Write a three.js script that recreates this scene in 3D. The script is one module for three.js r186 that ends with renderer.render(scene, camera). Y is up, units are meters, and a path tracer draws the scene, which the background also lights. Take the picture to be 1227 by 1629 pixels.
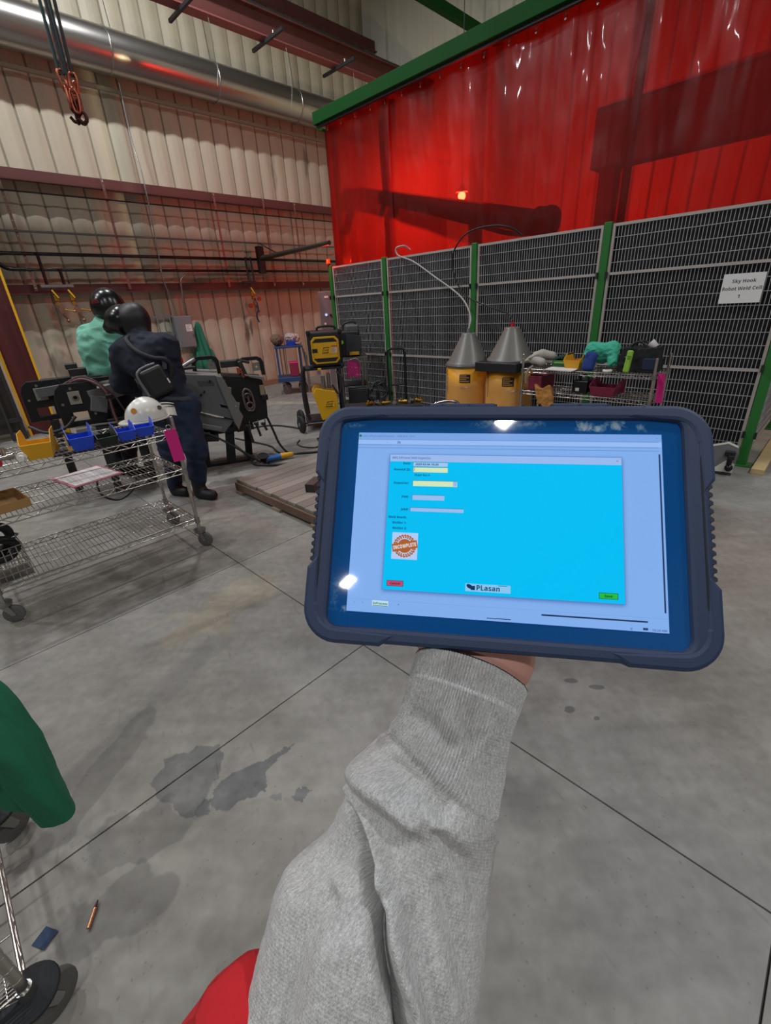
import * as THREE from 'three';
import { mergeGeometries } from 'three/addons/utils/BufferGeometryUtils.js';
import { RoundedBoxGeometry } from 'three/addons/geometries/RoundedBoxGeometry.js';
import { RectAreaLightUniformsLib } from 'three/addons/lights/RectAreaLightUniformsLib.js';

// ---------------------------------------------------------------- camera, light, exposure
const scene = new THREE.Scene();
scene.background = new THREE.Color(0x000000);
const renderer = new THREE.WebGLRenderer();
renderer.toneMapping = THREE.LinearToneMapping;
renderer.toneMappingExposure = 1.0;
renderer.shadowMap.enabled = true;
RectAreaLightUniformsLib.init();
const EYE = 1.6;
const camera = new THREE.PerspectiveCamera(97.58, 1227 / 1629, 0.03, 60);
camera.position.set(0, EYE, 0);
{ // heading 45.6 degrees off the wall, pitched 24.8 degrees down, rolled 3.4 degrees
  const yaw = 0.79606, pitch = 0.43274, roll = -0.05983;
  const up = new THREE.Vector3(0, 1, 0), fw0 = new THREE.Vector3(Math.cos(yaw), 0, -Math.sin(yaw));
  const r0 = fw0.clone().cross(up), fw = fw0.clone().multiplyScalar(Math.cos(pitch)).addScaledVector(up, -Math.sin(pitch));
  const u0 = r0.clone().cross(fw);
  const r = r0.clone().multiplyScalar(Math.cos(roll)).addScaledVector(u0, Math.sin(roll));
  const u = r0.clone().multiplyScalar(-Math.sin(roll)).addScaledVector(u0, Math.cos(roll));
  camera.quaternion.setFromRotationMatrix(new THREE.Matrix4().makeBasis(r, u, fw.clone().negate()));
}
const LAMP_POWER = 620;        // radiance of the ceiling lamps
const CELL_LAMP = 25;        // candela of the work lamp behind the red curtain
const LAMP_ROWS = [[3.1, [-9, -2.7, 3.6, 9.3]], [-6.7, [-5.85, -2.7, 0.45, 3.6]]], LAMP_Y = 8; // z, then x of each lamp; last front, alternate back ones added for brightness

// ---------------------------------------------------------------- helpers
let seed = 7;
const rnd = () => { seed = (seed * 1664525 + 1013904223) >>> 0; return seed / 4294967296; };
const rr = (a, b) => a + (b - a) * rnd();
const V = (x, y, z) => new THREE.Vector3(x, y, z);
const taken = {};
function numbered(n) { const k = taken[n] = (taken[n] ?? -1) + 1; return k ? `${n}_${String(k).padStart(3, '0')}` : n; }
const hash = (x, y, z) => { let h = Math.imul(x, 374761393) ^ Math.imul(y, 668265263) ^ Math.imul(z, 2147483647 - 1274126177); h = Math.imul(h ^ (h >>> 13), 1274126177); return ((h ^ (h >>> 16)) >>> 0) / 4294967296; };
function noise3(x, y, z) {
  const X = Math.floor(x), Y = Math.floor(y), Z = Math.floor(z); x -= X; y -= Y; z -= Z;
  const f = t => t * t * (3 - 2 * t), u = f(x), v = f(y), w = f(z), L = (a, b, t) => a + (b - a) * t;
  return L(L(L(hash(X, Y, Z), hash(X + 1, Y, Z), u), L(hash(X, Y + 1, Z), hash(X + 1, Y + 1, Z), u), v),
    L(L(hash(X, Y, Z + 1), hash(X + 1, Y, Z + 1), u), L(hash(X, Y + 1, Z + 1), hash(X + 1, Y + 1, Z + 1), u), v), w) * 2 - 1;
}
function noise2(x, y, s = 0) {
  const X = Math.floor(x), Y = Math.floor(y); x -= X; y -= Y;
  const u = x * x * (3 - 2 * x), v = y * y * (3 - 2 * y);
  const a = hash(X, Y, s), b = hash(X + 1, Y, s), c = hash(X, Y + 1, s), d = hash(X + 1, Y + 1, s);
  return (a + (b - a) * u + (c - a) * v + (a - b - c + d) * u * v) * 2 - 1;
}
function fbm2(x, y, oct, s = 0) { let t = 0, a = 0.5; for (let i = 0; i < oct; i++) { t += a * noise2(x, y, s + i); x = x * 2.03 + 3.1; y = y * 2.03 + 1.7; a *= 0.5; } return t; }
function fbm3(x, y, z, oct) { let t = 0, a = 0.5; for (let i = 0; i < oct; i++) { t += a * noise3(x, y, z); x *= 2.03; y *= 2.03; z *= 2.03; a *= 0.5; } return t; }
const sm = (a, b, t) => { t = Math.min(1, Math.max(0, (t - a) / (b - a))); return t * t * (3 - 2 * t); };

// geometry
function norm(g) {
  for (const k of Object.keys(g.attributes)) if (!['position', 'normal', 'uv'].includes(k)) g.deleteAttribute(k);
  if (!g.attributes.normal) g.computeVertexNormals();
  const n = g.attributes.position.count;
  if (!g.attributes.uv) g.setAttribute('uv', new THREE.BufferAttribute(new Float32Array(n * 2), 2));
  if (!g.index) { const a = new Uint32Array(n); for (let i = 0; i < n; i++) a[i] = i; g.setIndex(new THREE.BufferAttribute(a, 1)); }
  return g;
}
function put(g, x = 0, y = 0, z = 0, rx = 0, ry = 0, rz = 0, order = 'XYZ') {
  g.applyMatrix4(new THREE.Matrix4().compose(V(x, y, z), new THREE.Quaternion().setFromEuler(new THREE.Euler(rx, ry, rz, order)), V(1, 1, 1))); return g;
}
const box = (w, h, d, x, y, z, rx, ry, rz) => put(new THREE.BoxGeometry(w, h, d), x, y, z, rx, ry, rz);
const rbox = (w, h, d, r, x, y, z, rx, ry, rz, seg = 2) => put(new RoundedBoxGeometry(w, h, d, seg, Math.min(r, w / 2.01, h / 2.01, d / 2.01)), x, y, z, rx, ry, rz);
const cyl = (r1, r2, h, x, y, z, rx, ry, rz, seg = 20) => put(new THREE.CylinderGeometry(r1, r2, h, seg), x, y, z, rx, ry, rz);
const ball = (r, x, y, z, sx = 1, sy = 1, sz = 1, seg = 20) => { const g = new THREE.SphereGeometry(r, seg, Math.round(seg * 0.7)); g.scale(sx, sy, sz); return put(g, x, y, z); };
const torus = (R, r, x, y, z, rx, ry, rz, arc = Math.PI * 2, seg = 24) => put(new THREE.TorusGeometry(R, r, 8, seg, arc), x, y, z, rx, ry, rz);
function rod(a, b, r, seg = 8, r2 = r) {
  const d = b.clone().sub(a), g = new THREE.CylinderGeometry(r2, r, d.length(), seg);
  g.applyQuaternion(new THREE.Quaternion().setFromUnitVectors(V(0, 1, 0), d.clone().normalize()));
  const m = a.clone().add(b).multiplyScalar(0.5); g.translate(m.x, m.y, m.z); return g;
}
function strut(a, b, w, h) { // rectangular bar between two points
  const d = b.clone().sub(a), g = new THREE.BoxGeometry(w, h, d.length());
  const m = new THREE.Matrix4().lookAt(b, a, Math.abs(d.y) > 0.95 * d.length() ? V(1, 0, 0) : V(0, 1, 0)); g.applyMatrix4(m);
  const c = a.clone().add(b).multiplyScalar(0.5); g.translate(c.x, c.y, c.z); return g;
}
const tube = (pts, r, n = 40, seg = 8) => new THREE.TubeGeometry(new THREE.CatmullRomCurve3(pts.map(p => p.isVector3 ? p : V(...p))), n, r, seg);
function poly(pts, depth, bevel = 0, holes = []) { // extruded outline in x, y; z from 0 to depth
  const s = new THREE.Shape(pts.map(p => new THREE.Vector2(...p)));
  for (const h of holes) { const q = new THREE.Path(); if (h.length === 3 && typeof h[0] === 'number') q.absarc(h[0], h[1], h[2], 0, Math.PI * 2, true); else q.setFromPoints(h.map(p => new THREE.Vector2(...p))); s.holes.push(q); }
  return new THREE.ExtrudeGeometry(s, { depth, bevelEnabled: bevel > 0, bevelSize: bevel, bevelThickness: bevel, bevelSegments: 2, curveSegments: 12 });
}
const lathe = (pts, seg = 32) => new THREE.LatheGeometry(pts.map(p => new THREE.Vector2(...p)), seg);
function boxUV(g, s = 1) { // uv in metres by the way each face points
  const p = g.attributes.position, n = g.attributes.normal, uv = new Float32Array(p.count * 2);
  for (let i = 0; i < p.count; i++) {
    const ax = Math.abs(n.getX(i)), ay = Math.abs(n.getY(i)), az = Math.abs(n.getZ(i));
    const [a, b] = ay >= ax && ay >= az ? [p.getX(i), p.getZ(i)] : ax >= az ? [p.getZ(i), p.getY(i)] : [p.getX(i), p.getY(i)];
    uv[2 * i] = a * s; uv[2 * i + 1] = b * s;
  }
  g.setAttribute('uv', new THREE.BufferAttribute(uv, 2)); return g;
}
const merge = list => { list = [].concat(list).map(norm); return list.length === 1 ? list[0] : mergeGeometries(list, false); };
function mesh(name, geoms, m, parent, label) {
  const o = new THREE.Mesh(geoms.isBufferGeometry ? norm(geoms) : merge(geoms), m);
  o.name = parent ? name : numbered(name); o.castShadow = o.receiveShadow = true;
  (parent ?? scene).add(o); if (label) o.userData.label = label; return o;
}
function thing(name, label, category, [x, y, z] = [0, 0, 0], turn = 0, group) {
  const o = new THREE.Group(); o.name = numbered(name); scene.add(o); o.position.set(x, y, z); o.rotation.y = turn;
  o.userData = { label, category }; if (group) o.userData.group = group; return o;
}
function tag(o, label, category, group, kind) { Object.assign(o.userData, { label, category }); if (group) o.userData.group = group; if (kind) o.userData.kind = kind; return o; }
function struct(name, label, category) { const o = thing(name, label, category); o.userData.kind = 'structure'; return o; }
function copyOf(t, label, [x, y, z], turn = 0) { const c = t.clone(); c.name = numbered(t.name.replace(/_\d{3}$/, '')); c.position.set(x, y, z); c.rotation.y = turn; c.userData = { ...t.userData, label }; scene.add(c); return c; }
const toCam = (x, z) => Math.atan2(-x, -z); // the turn that points local +z at the eye

// signed distance bodies meshed with surface nets
const bone = (a, b, ra, rb) => { const A = V(...a), d = V(...b).sub(A), L2 = d.lengthSq() || 1e-9; return (x, y, z) => { const t = Math.min(1, Math.max(0, ((x - A.x) * d.x + (y - A.y) * d.y + (z - A.z) * d.z) / L2)); return Math.hypot(x - A.x - d.x * t, y - A.y - d.y * t, z - A.z - d.z * t) - (ra + (rb - ra) * t); }; };
const egg = (c, r) => (x, y, z) => { const k = Math.hypot((x - c[0]) / r[0], (y - c[1]) / r[1], (z - c[2]) / r[2]), m = Math.min(...r); return (k - 1) * m; };
const smin = (a, b, k) => { const h = Math.max(k - Math.abs(a - b), 0) / k; return Math.min(a, b) - h * h * k * 0.25; };
const join = (list, k = 0.04) => (x, y, z) => { let d = list[0](x, y, z); for (let i = 1; i < list.length; i++) d = smin(d, list[i](x, y, z), k); return d; };
function nets(sdf, lo, hi, cell) {
  const n = [0, 1, 2].map(i => Math.max(3, Math.ceil((hi[i] - lo[i]) / cell) + 1)), [nx, ny, nz] = n, F = new Float32Array(nx * ny * nz);
  const id = (i, j, k) => i + nx * (j + ny * k);
  for (let k = 0; k < nz; k++) for (let j = 0; j < ny; j++) for (let i = 0; i < nx; i++) F[id(i, j, k)] = sdf(lo[0] + i * cell, lo[1] + j * cell, lo[2] + k * cell);
  const pos = [], vid = new Int32Array(nx * ny * nz).fill(-1), idx = [];
  for (let k = 0; k < nz - 1; k++) for (let j = 0; j < ny - 1; j++) for (let i = 0; i < nx - 1; i++) {
    let sx = 0, sy = 0, sz = 0, c = 0;
    for (let e = 0; e < 12; e++) {
      const ax = e >> 2, q = e & 3, o = [0, 0, 0]; o[(ax + 1) % 3] = q & 1; o[(ax + 2) % 3] = q >> 1; const p = o.slice(); p[ax] = 1;
      const a = F[id(i + o[0], j + o[1], k + o[2])], b = F[id(i + p[0], j + p[1], k + p[2])];
      if ((a < 0) === (b < 0)) continue; const t = a / (a - b); sx += o[0] + (p[0] - o[0]) * t; sy += o[1] + (p[1] - o[1]) * t; sz += o[2] + (p[2] - o[2]) * t; c++;
    }
    if (c) { vid[id(i, j, k)] = pos.length / 3; pos.push(lo[0] + (i + sx / c) * cell, lo[1] + (j + sy / c) * cell, lo[2] + (k + sz / c) * cell); }
  }
  for (let k = 1; k < nz - 1; k++) for (let j = 1; j < ny - 1; j++) for (let i = 1; i < nx - 1; i++) {
    const a = F[id(i, j, k)];
    for (let ax = 0; ax < 3; ax++) {
      const o = [i, j, k]; o[ax]++; const b = F[id(...o)]; if ((a < 0) === (b < 0)) continue;
      const u = [0, 0, 0], w = [0, 0, 0]; u[(ax + 1) % 3] = 1; w[(ax + 2) % 3] = 1;
      const q = [[0, 0], [1, 0], [1, 1], [0, 1]].map(([s, t]) => vid[id(i - u[0] * s - w[0] * t, j - u[1] * s - w[1] * t, k - u[2] * s - w[2] * t)]);
      if (q.some(v => v < 0)) continue;
      if (a < 0) idx.push(q[0], q[1], q[2], q[0], q[2], q[3]); else idx.push(q[0], q[2], q[1], q[0], q[3], q[2]);
    }
  }
  const N = new Float32Array(pos.length), e = cell * 0.5;
  for (let v = 0; v < pos.length; v += 3) {
    const [x, y, z] = [pos[v], pos[v + 1], pos[v + 2]], g = V(sdf(x + e, y, z) - sdf(x - e, y, z), sdf(x, y + e, z) - sdf(x, y - e, z), sdf(x, y, z + e) - sdf(x, y, z - e)).normalize();
    N[v] = g.x; N[v + 1] = g.y; N[v + 2] = g.z;
  }
  const G = new THREE.BufferGeometry(); G.setAttribute('position', new THREE.Float32BufferAttribute(pos, 3)); G.setAttribute('normal', new THREE.BufferAttribute(N, 3)); G.setIndex(idx);
  return boxUV(norm(G));
}

// textures
function dataTex(w, h, fn, srgb = true, wrap = THREE.RepeatWrapping) {
  const d = new Uint8Array(w * h * 4);
  for (let y = 0; y < h; y++) for (let x = 0; x < w; x++) { const c = fn(x / w, y / h, x, y), i = 4 * (y * w + x); for (let k = 0; k < 3; k++) d[i + k] = Math.max(0, Math.min(255, c[k] ?? c[0])); d[i + 3] = 255; }
  const t = new THREE.DataTexture(d, w, h); t.magFilter = THREE.LinearFilter; t.wrapS = t.wrapT = wrap; if (srgb) t.colorSpace = THREE.SRGBColorSpace; t.needsUpdate = true; return t;
}
function canvasTex(w, h, draw) { const c = document.createElement('canvas'); c.width = w; c.height = h; draw(c.getContext('2d'), w, h); const t = new THREE.CanvasTexture(c); t.colorSpace = THREE.SRGBColorSpace; return t; }
const M = (color, roughness = 0.6, metalness = 0, extra = {}) => new THREE.MeshPhysicalMaterial({ color, roughness, metalness, side: THREE.DoubleSide, ...extra });
const grain = dataTex(256, 256, (u, v, x, y) => [128 + 60 * fbm2(x / 9, y / 9, 4, 3) + 40 * (hash(x, y, 1) - 0.5)], false);
const C = {
  steel: M(0x9a9a98, 0.32, 0.9), darkSteel: M(0x3a3a3c, 0.5, 0.5), chrome: M(0xb9b4ae, 0.25, 0.95), black: M(0x17181b, 0.55), blackGloss: M(0x0d0e11, 0.25), rubber: M(0x1c1e22, 0.75),
  green: M(0x1d6b27, 0.45, 0, { clearcoat: 0.2 }), darkGreen: M(0x11481a, 0.75, 0, { specularIntensity: 0.3 }), oxide: M(0x5c2f2c, 0.6), oxideBounceLit: M(0x8a4c4c, 0.65), yellow: M(0xd9a514, 0.42), wyellow: M(0xd8a01a, 0.5), blue: M(0x1c46c4, 0.4), navy: M(0x1a2542, 0.8),
  pink: M(0xd01f80, 0.5), white: M(0xdcdad2, 0.45), paper: M(0xd9d6d4, 0.8), greyPaint: M(0x6d6d70, 0.5, 0.1), hull: M(0x66676b, 0.6, 0.15, { bumpMap: grain, bumpScale: 0.001 }), hullLight: M(0x7b7a78, 0.55, 0.2), blackPart: M(0x101013, 0.5, 0.1), copper: M(0xb8654d, 0.3, 0.8), copperDark: M(0x4a2320, 0.35, 0.6), brass: M(0xb08a3c, 0.35, 0.85),
  cable: M(0x222326, 0.6), greyPlastic: M(0x77746f, 0.3, 0, { clearcoat: 0.5, transmission: 0.25, thickness: 0 }), teal: M(0x2f9a7e, 0.85), jade: M(0x4fa58c, 0.85), lime: M(0x86b43a, 0.5), red: M(0xb01822, 0.6), wine: M(0x7c1f3f, 0.55), fenceGrey: M(0xb0a9a5, 0.45, 0.2), blueSteel: M(0x24406c, 0.5), cardboard: M(0xa07a4a, 0.85), tan: M(0x9c7a36, 0.9),
};
// ---------------------------------------------------------------- the setting
const X0 = -13, X1 = 10.1, Z0 = -9.85, Z1 = 8, TOP = 9.2;
const floorTex = (() => {
  // one unrepeated sheet over x -1.5..6.5, z -6.5..1.5 (mirrored beyond): mottled concrete with oil stains and scuffs
  const S = 2048, x0 = -1.5, z0 = -6.5, W = 8;
  // oil stains copied as outlines on the floor plan (x, z)
  const blots = [[[[0.112, -1.469], [0.195, -1.55], [0.297, -1.499], [0.376, -1.437], [0.337, -1.351], [0.283, -1.315], [0.228, -1.269], [0.155, -1.235], [0.124, -1.367]], 0.27], [[[0.25, -1.236], [0.303, -1.293], [0.383, -1.272], [0.435, -1.242], [0.516, -1.235], [0.59, -1.213], [0.5, -1.206], [0.441, -1.197], [0.395, -1.112], [0.317, -1.154], [0.24, -1.19]], 0.32], [[[0.164, -1.241], [0.212, -1.27], [0.255, -1.239], [0.223, -1.208], [0.188, -1.199]], 0.36], [[[0.39, -1.09], [0.42, -1.1], [0.44, -1.07], [0.41, -1.05]], 0.2], [[[0.45, -1.045], [0.49, -1.04], [0.51, -1.0], [0.46, -1.0]], 0.26]];
  const inside = (x, z, p) => { let c = false; for (let i = 0, j = p.length - 1; i < p.length; j = i++) if ((p[i][1] > z) !== (p[j][1] > z) && x < (p[j][0] - p[i][0]) * (z - p[i][1]) / (p[j][1] - p[i][1]) + p[i][0]) c = !c; return c; };
  const stains = [[0.02, -1.32, 0.2, 0.1, 0.5, 0.3], [-0.1, -1.15, 0.16, 0.1, 0.3, 0.3], [0.0, -1.66, 0.34, 0.07, -0.6, 0.26], [0.45, -1.95, 0.36, 0.1, -0.5, 0.24], [-0.05, -1.75, 0.3, 0.05, -0.5, 0.24], [1.0, -0.42, 0.14, 0.1, 0.6, 0.2], [1.65, -0.75, 0.2, 0.09, 0.6, 0.2], [0.65, -2.25, 0.5, 0.04, 0.2, 0.2], [2.4, -4.6, 0.4, 0.14, 0.2, 0.42], [2.0, -4.3, 0.3, 0.1, 0.4, 0.42], [3.3, -4.9, 0.4, 0.12, 0.1, 0.3], [0.95, -0.6, 0.04, 0.03, 0.3, 0.35], [1.63, -0.52, 0.03, 0.012, 0.9, 0.5], [1.66, -0.43, 0.035, 0.016, 0.9, 0.5], [1.47, -0.46, 0.02, 0.016, 0.3, 0.5], [1.5, -0.36, 0.016, 0.012, 0.3, 0.5], [1.45, -0.73, 0.06, 0.02, 0.9, 0.3], [4.6, -0.75, 0.35, 0.06, 0.8, 0.2], [1.9, -0.3, 0.4, 0.12, 0.9, 0.2], [0.9, 0.0, 0.3, 0.12, 0.3, 0.16]];
  const cs = stains.map(([x, z, a, b, t, d]) => [x, z, a, b, Math.cos(t), Math.sin(t), d]);
  const yell = [[1.35, -0.72, 0.2, 0.1], [1.55, -0.85, 0.12, 0.08], [0.9, -2.3, 0.5, 0.25]];
  const tex = dataTex(S, S, (u, v) => {
    const x = x0 + u * W, z = z0 + v * W;
    let g = 122 + 15 * fbm2(x * 1.1, z * 1.1, 4, 11) + 16 * fbm2(x * 5, z * 5, 4, 23) + 11 * fbm2(x * 32, z * 32, 3, 31);
    g += 10 * fbm2(x * 3 + z * 2.2, (z - x) * 14, 3, 41); // drag marks
    let warm = 5 + 4 * fbm2(x * 0.9, z * 0.9, 3, 61);
    for (const [sx, sz, a, b, c, s, d] of cs) {
      const dx = x - sx, dz = z - sz; if (Math.abs(dx) > 0.75 || Math.abs(dz) > 0.75) continue;
      const p = (dx * c + dz * s) / a, q = (-dx * s + dz * c) / b, r = Math.hypot(p, q) + 0.55 * fbm2(x * 13, z * 13, 4, 71);
      const k = d * (1 - sm(d > 0.25 ? 0.88 : 0.3, d > 0.25 ? 1.0 : 1.3, r)); g *= 1 - 0.52 * k; warm -= 5 * k;
    }
    if (x > 0.05 && x < 0.65 && z > -1.62 && z < -0.95) { const wx = x + 0.03 * fbm2(x * 26, z * 26, 4, 171), wz = z + 0.03 * fbm2(x * 26, z * 26, 4, 177); for (const [p, d] of blots) if (inside(wx, wz, p)) { g *= 1 - d * (0.8 + 0.5 * fbm2(x * 20, z * 20, 3, 181)); warm -= 6 * d / 0.3; } }
    for (const [sx, sz, a, b] of yell) { const r = Math.hypot((x - sx) / a, (z - sz) / b) + 0.9 * fbm2(x * 8, z * 8, 4, 81); warm += 9 * (1 - sm(0.4, 1.1, r)); }
    const sc = fbm2(x * 60 + z * 20, z * 9, 2, 91); if (sc > 0.5) g -= 14 * sm(0.5, 0.7, sc);
    if (noise2(x * 150, z * 150, 5) > 0.93) g -= 24;
    return [g + warm, g + warm * 0.45, g - warm * 0.55];
  }, true, THREE.MirroredRepeatWrapping);
  return tex;
})();
const concrete = M(0xffffff, 0.58, 0, { map: floorTex, bumpMap: grain, bumpScale: 0.0004 });
{
  const f = struct('floor', 'grey concrete slab floor with saw cut joints and oil stains', 'floor');
  mesh('joint_bed', box(X1 - X0 + 0.4, 0.2, Z1 - Z0 + 0.4, (X0 + X1) / 2, -0.107, (Z0 + Z1) / 2), M(0x3f3b37, 0.9), f);
  const xs = [X0, -5.2, 1.17, 7.4, X1], zs = [Z0 - 0.1, -8.2, -6.7, -5.2, -4.1, -2.71, -1.42, 0.26, 1.9, 3.5, 5.1, Z1], g = 0.0032;
  for (let i = 0; i + 1 < xs.length; i++) for (let j = 0; j + 1 < zs.length; j++) {
    const s = box(xs[i + 1] - xs[i] - 2 * g, 0.03, zs[j + 1] - zs[j] - 2 * g, (xs[i] + xs[i + 1]) / 2, -0.015, (zs[j] + zs[j + 1]) / 2), p = s.attributes.position, uv = s.attributes.uv;
    for (let k = 0; k < p.count; k++) uv.setXY(k, (p.getX(k) + 1.5) / 8, (p.getZ(k) + 6.5) / 8);
    mesh('concrete_slab', s, concrete, f);
  }
}
// corrugated sheeting: broad proud panels between narrow grooves
const wallTex = dataTex(1024, 1024, (u, v) => { // 9.6 m wide, 9.6 m tall
  const x = u * 9.6, y = v * 9.6; let g = 1 + 0.05 * fbm2(x * 14, y * 0.7, 3, 5) + 0.05 * fbm2(x * 1.5, y * 1.5, 4, 9);
  for (const [sx, sy, a, b, d] of [[4.62, 1.15, 0.08, 0.28, 0.5], [4.74, 1.25, 0.05, 0.22, 0.45], [0.9, 0.95, 0.2, 0.3, 0.3], [1.5, 0.8, 0.12, 0.3, 0.35], [1.1, 1.75, 0.12, 0.2, 0.25], [6.8, 4.6, 0.1, 0.3, 0.25], [5.9, 4.3, 0.08, 0.3, 0.2]]) { const r = Math.hypot((x - sx) / a, (y - sy) / b) + 0.7 * fbm2(x * 9, y * 5, 4, 13); g *= 1 - d * (1 - sm(0.3, 1.1, r)); }
  return [184 * g, 176 * g, 156 * g];
});
const sheeting = M(0xffffff, 0.5, 0, { map: wallTex }), sheetingPale = M(0xc9cbbd, 0.45);
function corrugated(n, pitch, deep, h, profile) { // along +x from 0, proud towards +z
  const pos = [], uv = [], idx = [];
  for (let i = 0; i < n; i++) for (let k = 0; k + 1 < profile.length; k++) {
    const [a, da] = profile[k], [b, db] = profile[k + 1], q = pos.length / 3;
    for (const [t, d] of [[a, da], [b, db]]) for (const y of [0, h]) { pos.push((i + t) * pitch, y, d * deep); uv.push((i + t) * pitch / 9.6, y / 9.6); }
    idx.push(q, q + 2, q + 1, q + 2, q + 3, q + 1);
  }
  const g = new THREE.BufferGeometry(); g.setAttribute('position', new THREE.Float32BufferAttribute(pos, 3)); g.setAttribute('uv', new THREE.Float32BufferAttribute(uv, 2)); g.setIndex(idx); g.computeVertexNormals(); return g;
}
const RIB = [[0, 0], [0.03, 0], [0.05, 0.5], [0.36, 0.95], [0.5, 1], [0.64, 0.95], [0.95, 0.5], [0.97, 0], [1, 0]];
{
  const w = struct('wall_back', 'beige corrugated steel wall behind the duct and pipes', 'wall');
  mesh('backing', box(X1 - X0 + 0.6, TOP, 0.2, (X0 + X1) / 2, TOP / 2, Z0 - 0.14), M(0x8f8a7c, 0.8), w);
  const pw = 0.96;
  for (let i = 0; i < 25; i++) {
    const x = X1 - (i + 1) * pw, g = corrugated(3, 0.32, 0.045, TOP, RIB), uv = g.attributes.uv;
    for (let k = 0; k < uv.count; k++) uv.setX(k, uv.getX(k) + (x - 1) / 9.6);
    mesh('wall_panel', put(g, x, 0, Z0 - 0.045), sheeting, w);
  }
  const e = struct('wall_right', 'pale ribbed steel wall far behind the red curtain', 'wall');
  mesh('backing', box(0.2, TOP, Z1 - Z0 + 0.4, X1 + 0.14, TOP / 2, (Z0 + Z1) / 2), M(0x9b998c, 0.8), e);
  for (let i = 0; i < 19; i++) mesh('wall_panel', put(corrugated(3, 0.32, 0.05, TOP, [[0, 0], [0.2, 0], [0.3, 1], [0.62, 1], [0.72, 0], [1, 0]]), X1 + 0.03, 0, Z0 + i * 0.96, 0, -Math.PI / 2, 0), sheetingPale, e);
  const plain = M(0x8f8a80, 0.7);
  tag(mesh('wall_front', box(X1 - X0 + 0.6, TOP, 0.2, (X0 + X1) / 2, TOP / 2, Z1 + 0.1), plain), 'plain beige wall behind the photographer', 'wall', null, 'structure');
  tag(mesh('wall_left', box(0.2, TOP, Z1 - Z0 + 0.4, X0 - 0.1, TOP / 2, (Z0 + Z1) / 2), plain), 'plain beige wall at the far left of the hall', 'wall', null, 'structure');
  tag(mesh('ceiling', box(X1 - X0 + 0.6, 0.2, Z1 - Z0 + 0.6, (X0 + X1) / 2, TOP + 0.1, (Z0 + Z1) / 2), M(0x9a9892, 0.8)), 'pale flat hall ceiling above the lamps', 'ceiling', null, 'structure');
  // corner trim, girts, base board
  tag(mesh('trim_1', [box(0.3, TOP, 0.06, X1 - 0.15, TOP / 2, Z0 + 0.06), box(0.06, TOP, 0.5, X1 - 0.06, TOP / 2, Z0 + 0.28)], M(0xc4c5ba, 0.5)), 'pale vertical corner trim where the two ribbed walls meet', 'trim', null, 'structure');
  const girt = (n, y0, h, lab) => tag(mesh(n, [box(X1 - X0, h, 0.012, (X0 + X1) / 2, y0 + h / 2, -9.66), box(X1 - X0, 0.012, 0.17, (X0 + X1) / 2, y0 + h, -9.745), box(X1 - X0, 0.012, 0.08, (X0 + X1) / 2, y0, -9.63)], C.oxide), lab, 'wall beam', null, 'structure');
  girt('trim_2', 3.6, 0.15, 'red oxide steel wall beam below the shiny duct');
  girt('trim_3', 2.06, 0.13, 'dark red oxide wall beam behind the two welders heads');
  girt('trim_4', 6.9, 0.2, 'red oxide steel wall beam above the duct near the ceiling');
  tag(mesh('baseboard_back', boxUV(box(3.2, 0.12, 0.04, 4.6, 0.06, -9.76)), M(0x8d7256, 0.8)), 'wooden kick board at the foot of the ribbed wall', 'baseboard', null, 'structure');
}
// ceiling lamps, out of the picture above and behind the eye
for (const [z, row] of LAMP_ROWS) for (const x of row) {
  const t = thing('ceiling_lamp', 'unseen long white high bay lamp hanging under the hall ceiling', 'lamp', [x, LAMP_Y, z], 0, 'high bay lamps');
  mesh('housing', [rbox(0.54, 0.09, 0.24, 0.02, 0, 0.06, 0), rbox(0.3, 0.08, 0.12, 0.02, 0, 0.14, 0)], C.white, t);
  mesh('diffuser', box(0.5, 0.012, 0.2, 0, 0.01, 0), M(0xffffff, 0.4, 0, { emissive: 0xfff6ec, emissiveIntensity: 6 }), t);
  for (const s of [-0.2, 0.2]) mesh('rod', cyl(0.006, 0.006, TOP - LAMP_Y - 0.1, s, (TOP - LAMP_Y) / 2 + 0.05, 0, 0, 0, 0, 6), C.steel, t);
  const l = new THREE.RectAreaLight(0xf4f6f8, LAMP_POWER, 0.5, 0.2); l.position.set(x, LAMP_Y - 0.01, z); l.rotation.x = -Math.PI / 2; l.castShadow = true; scene.add(l);
}
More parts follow.
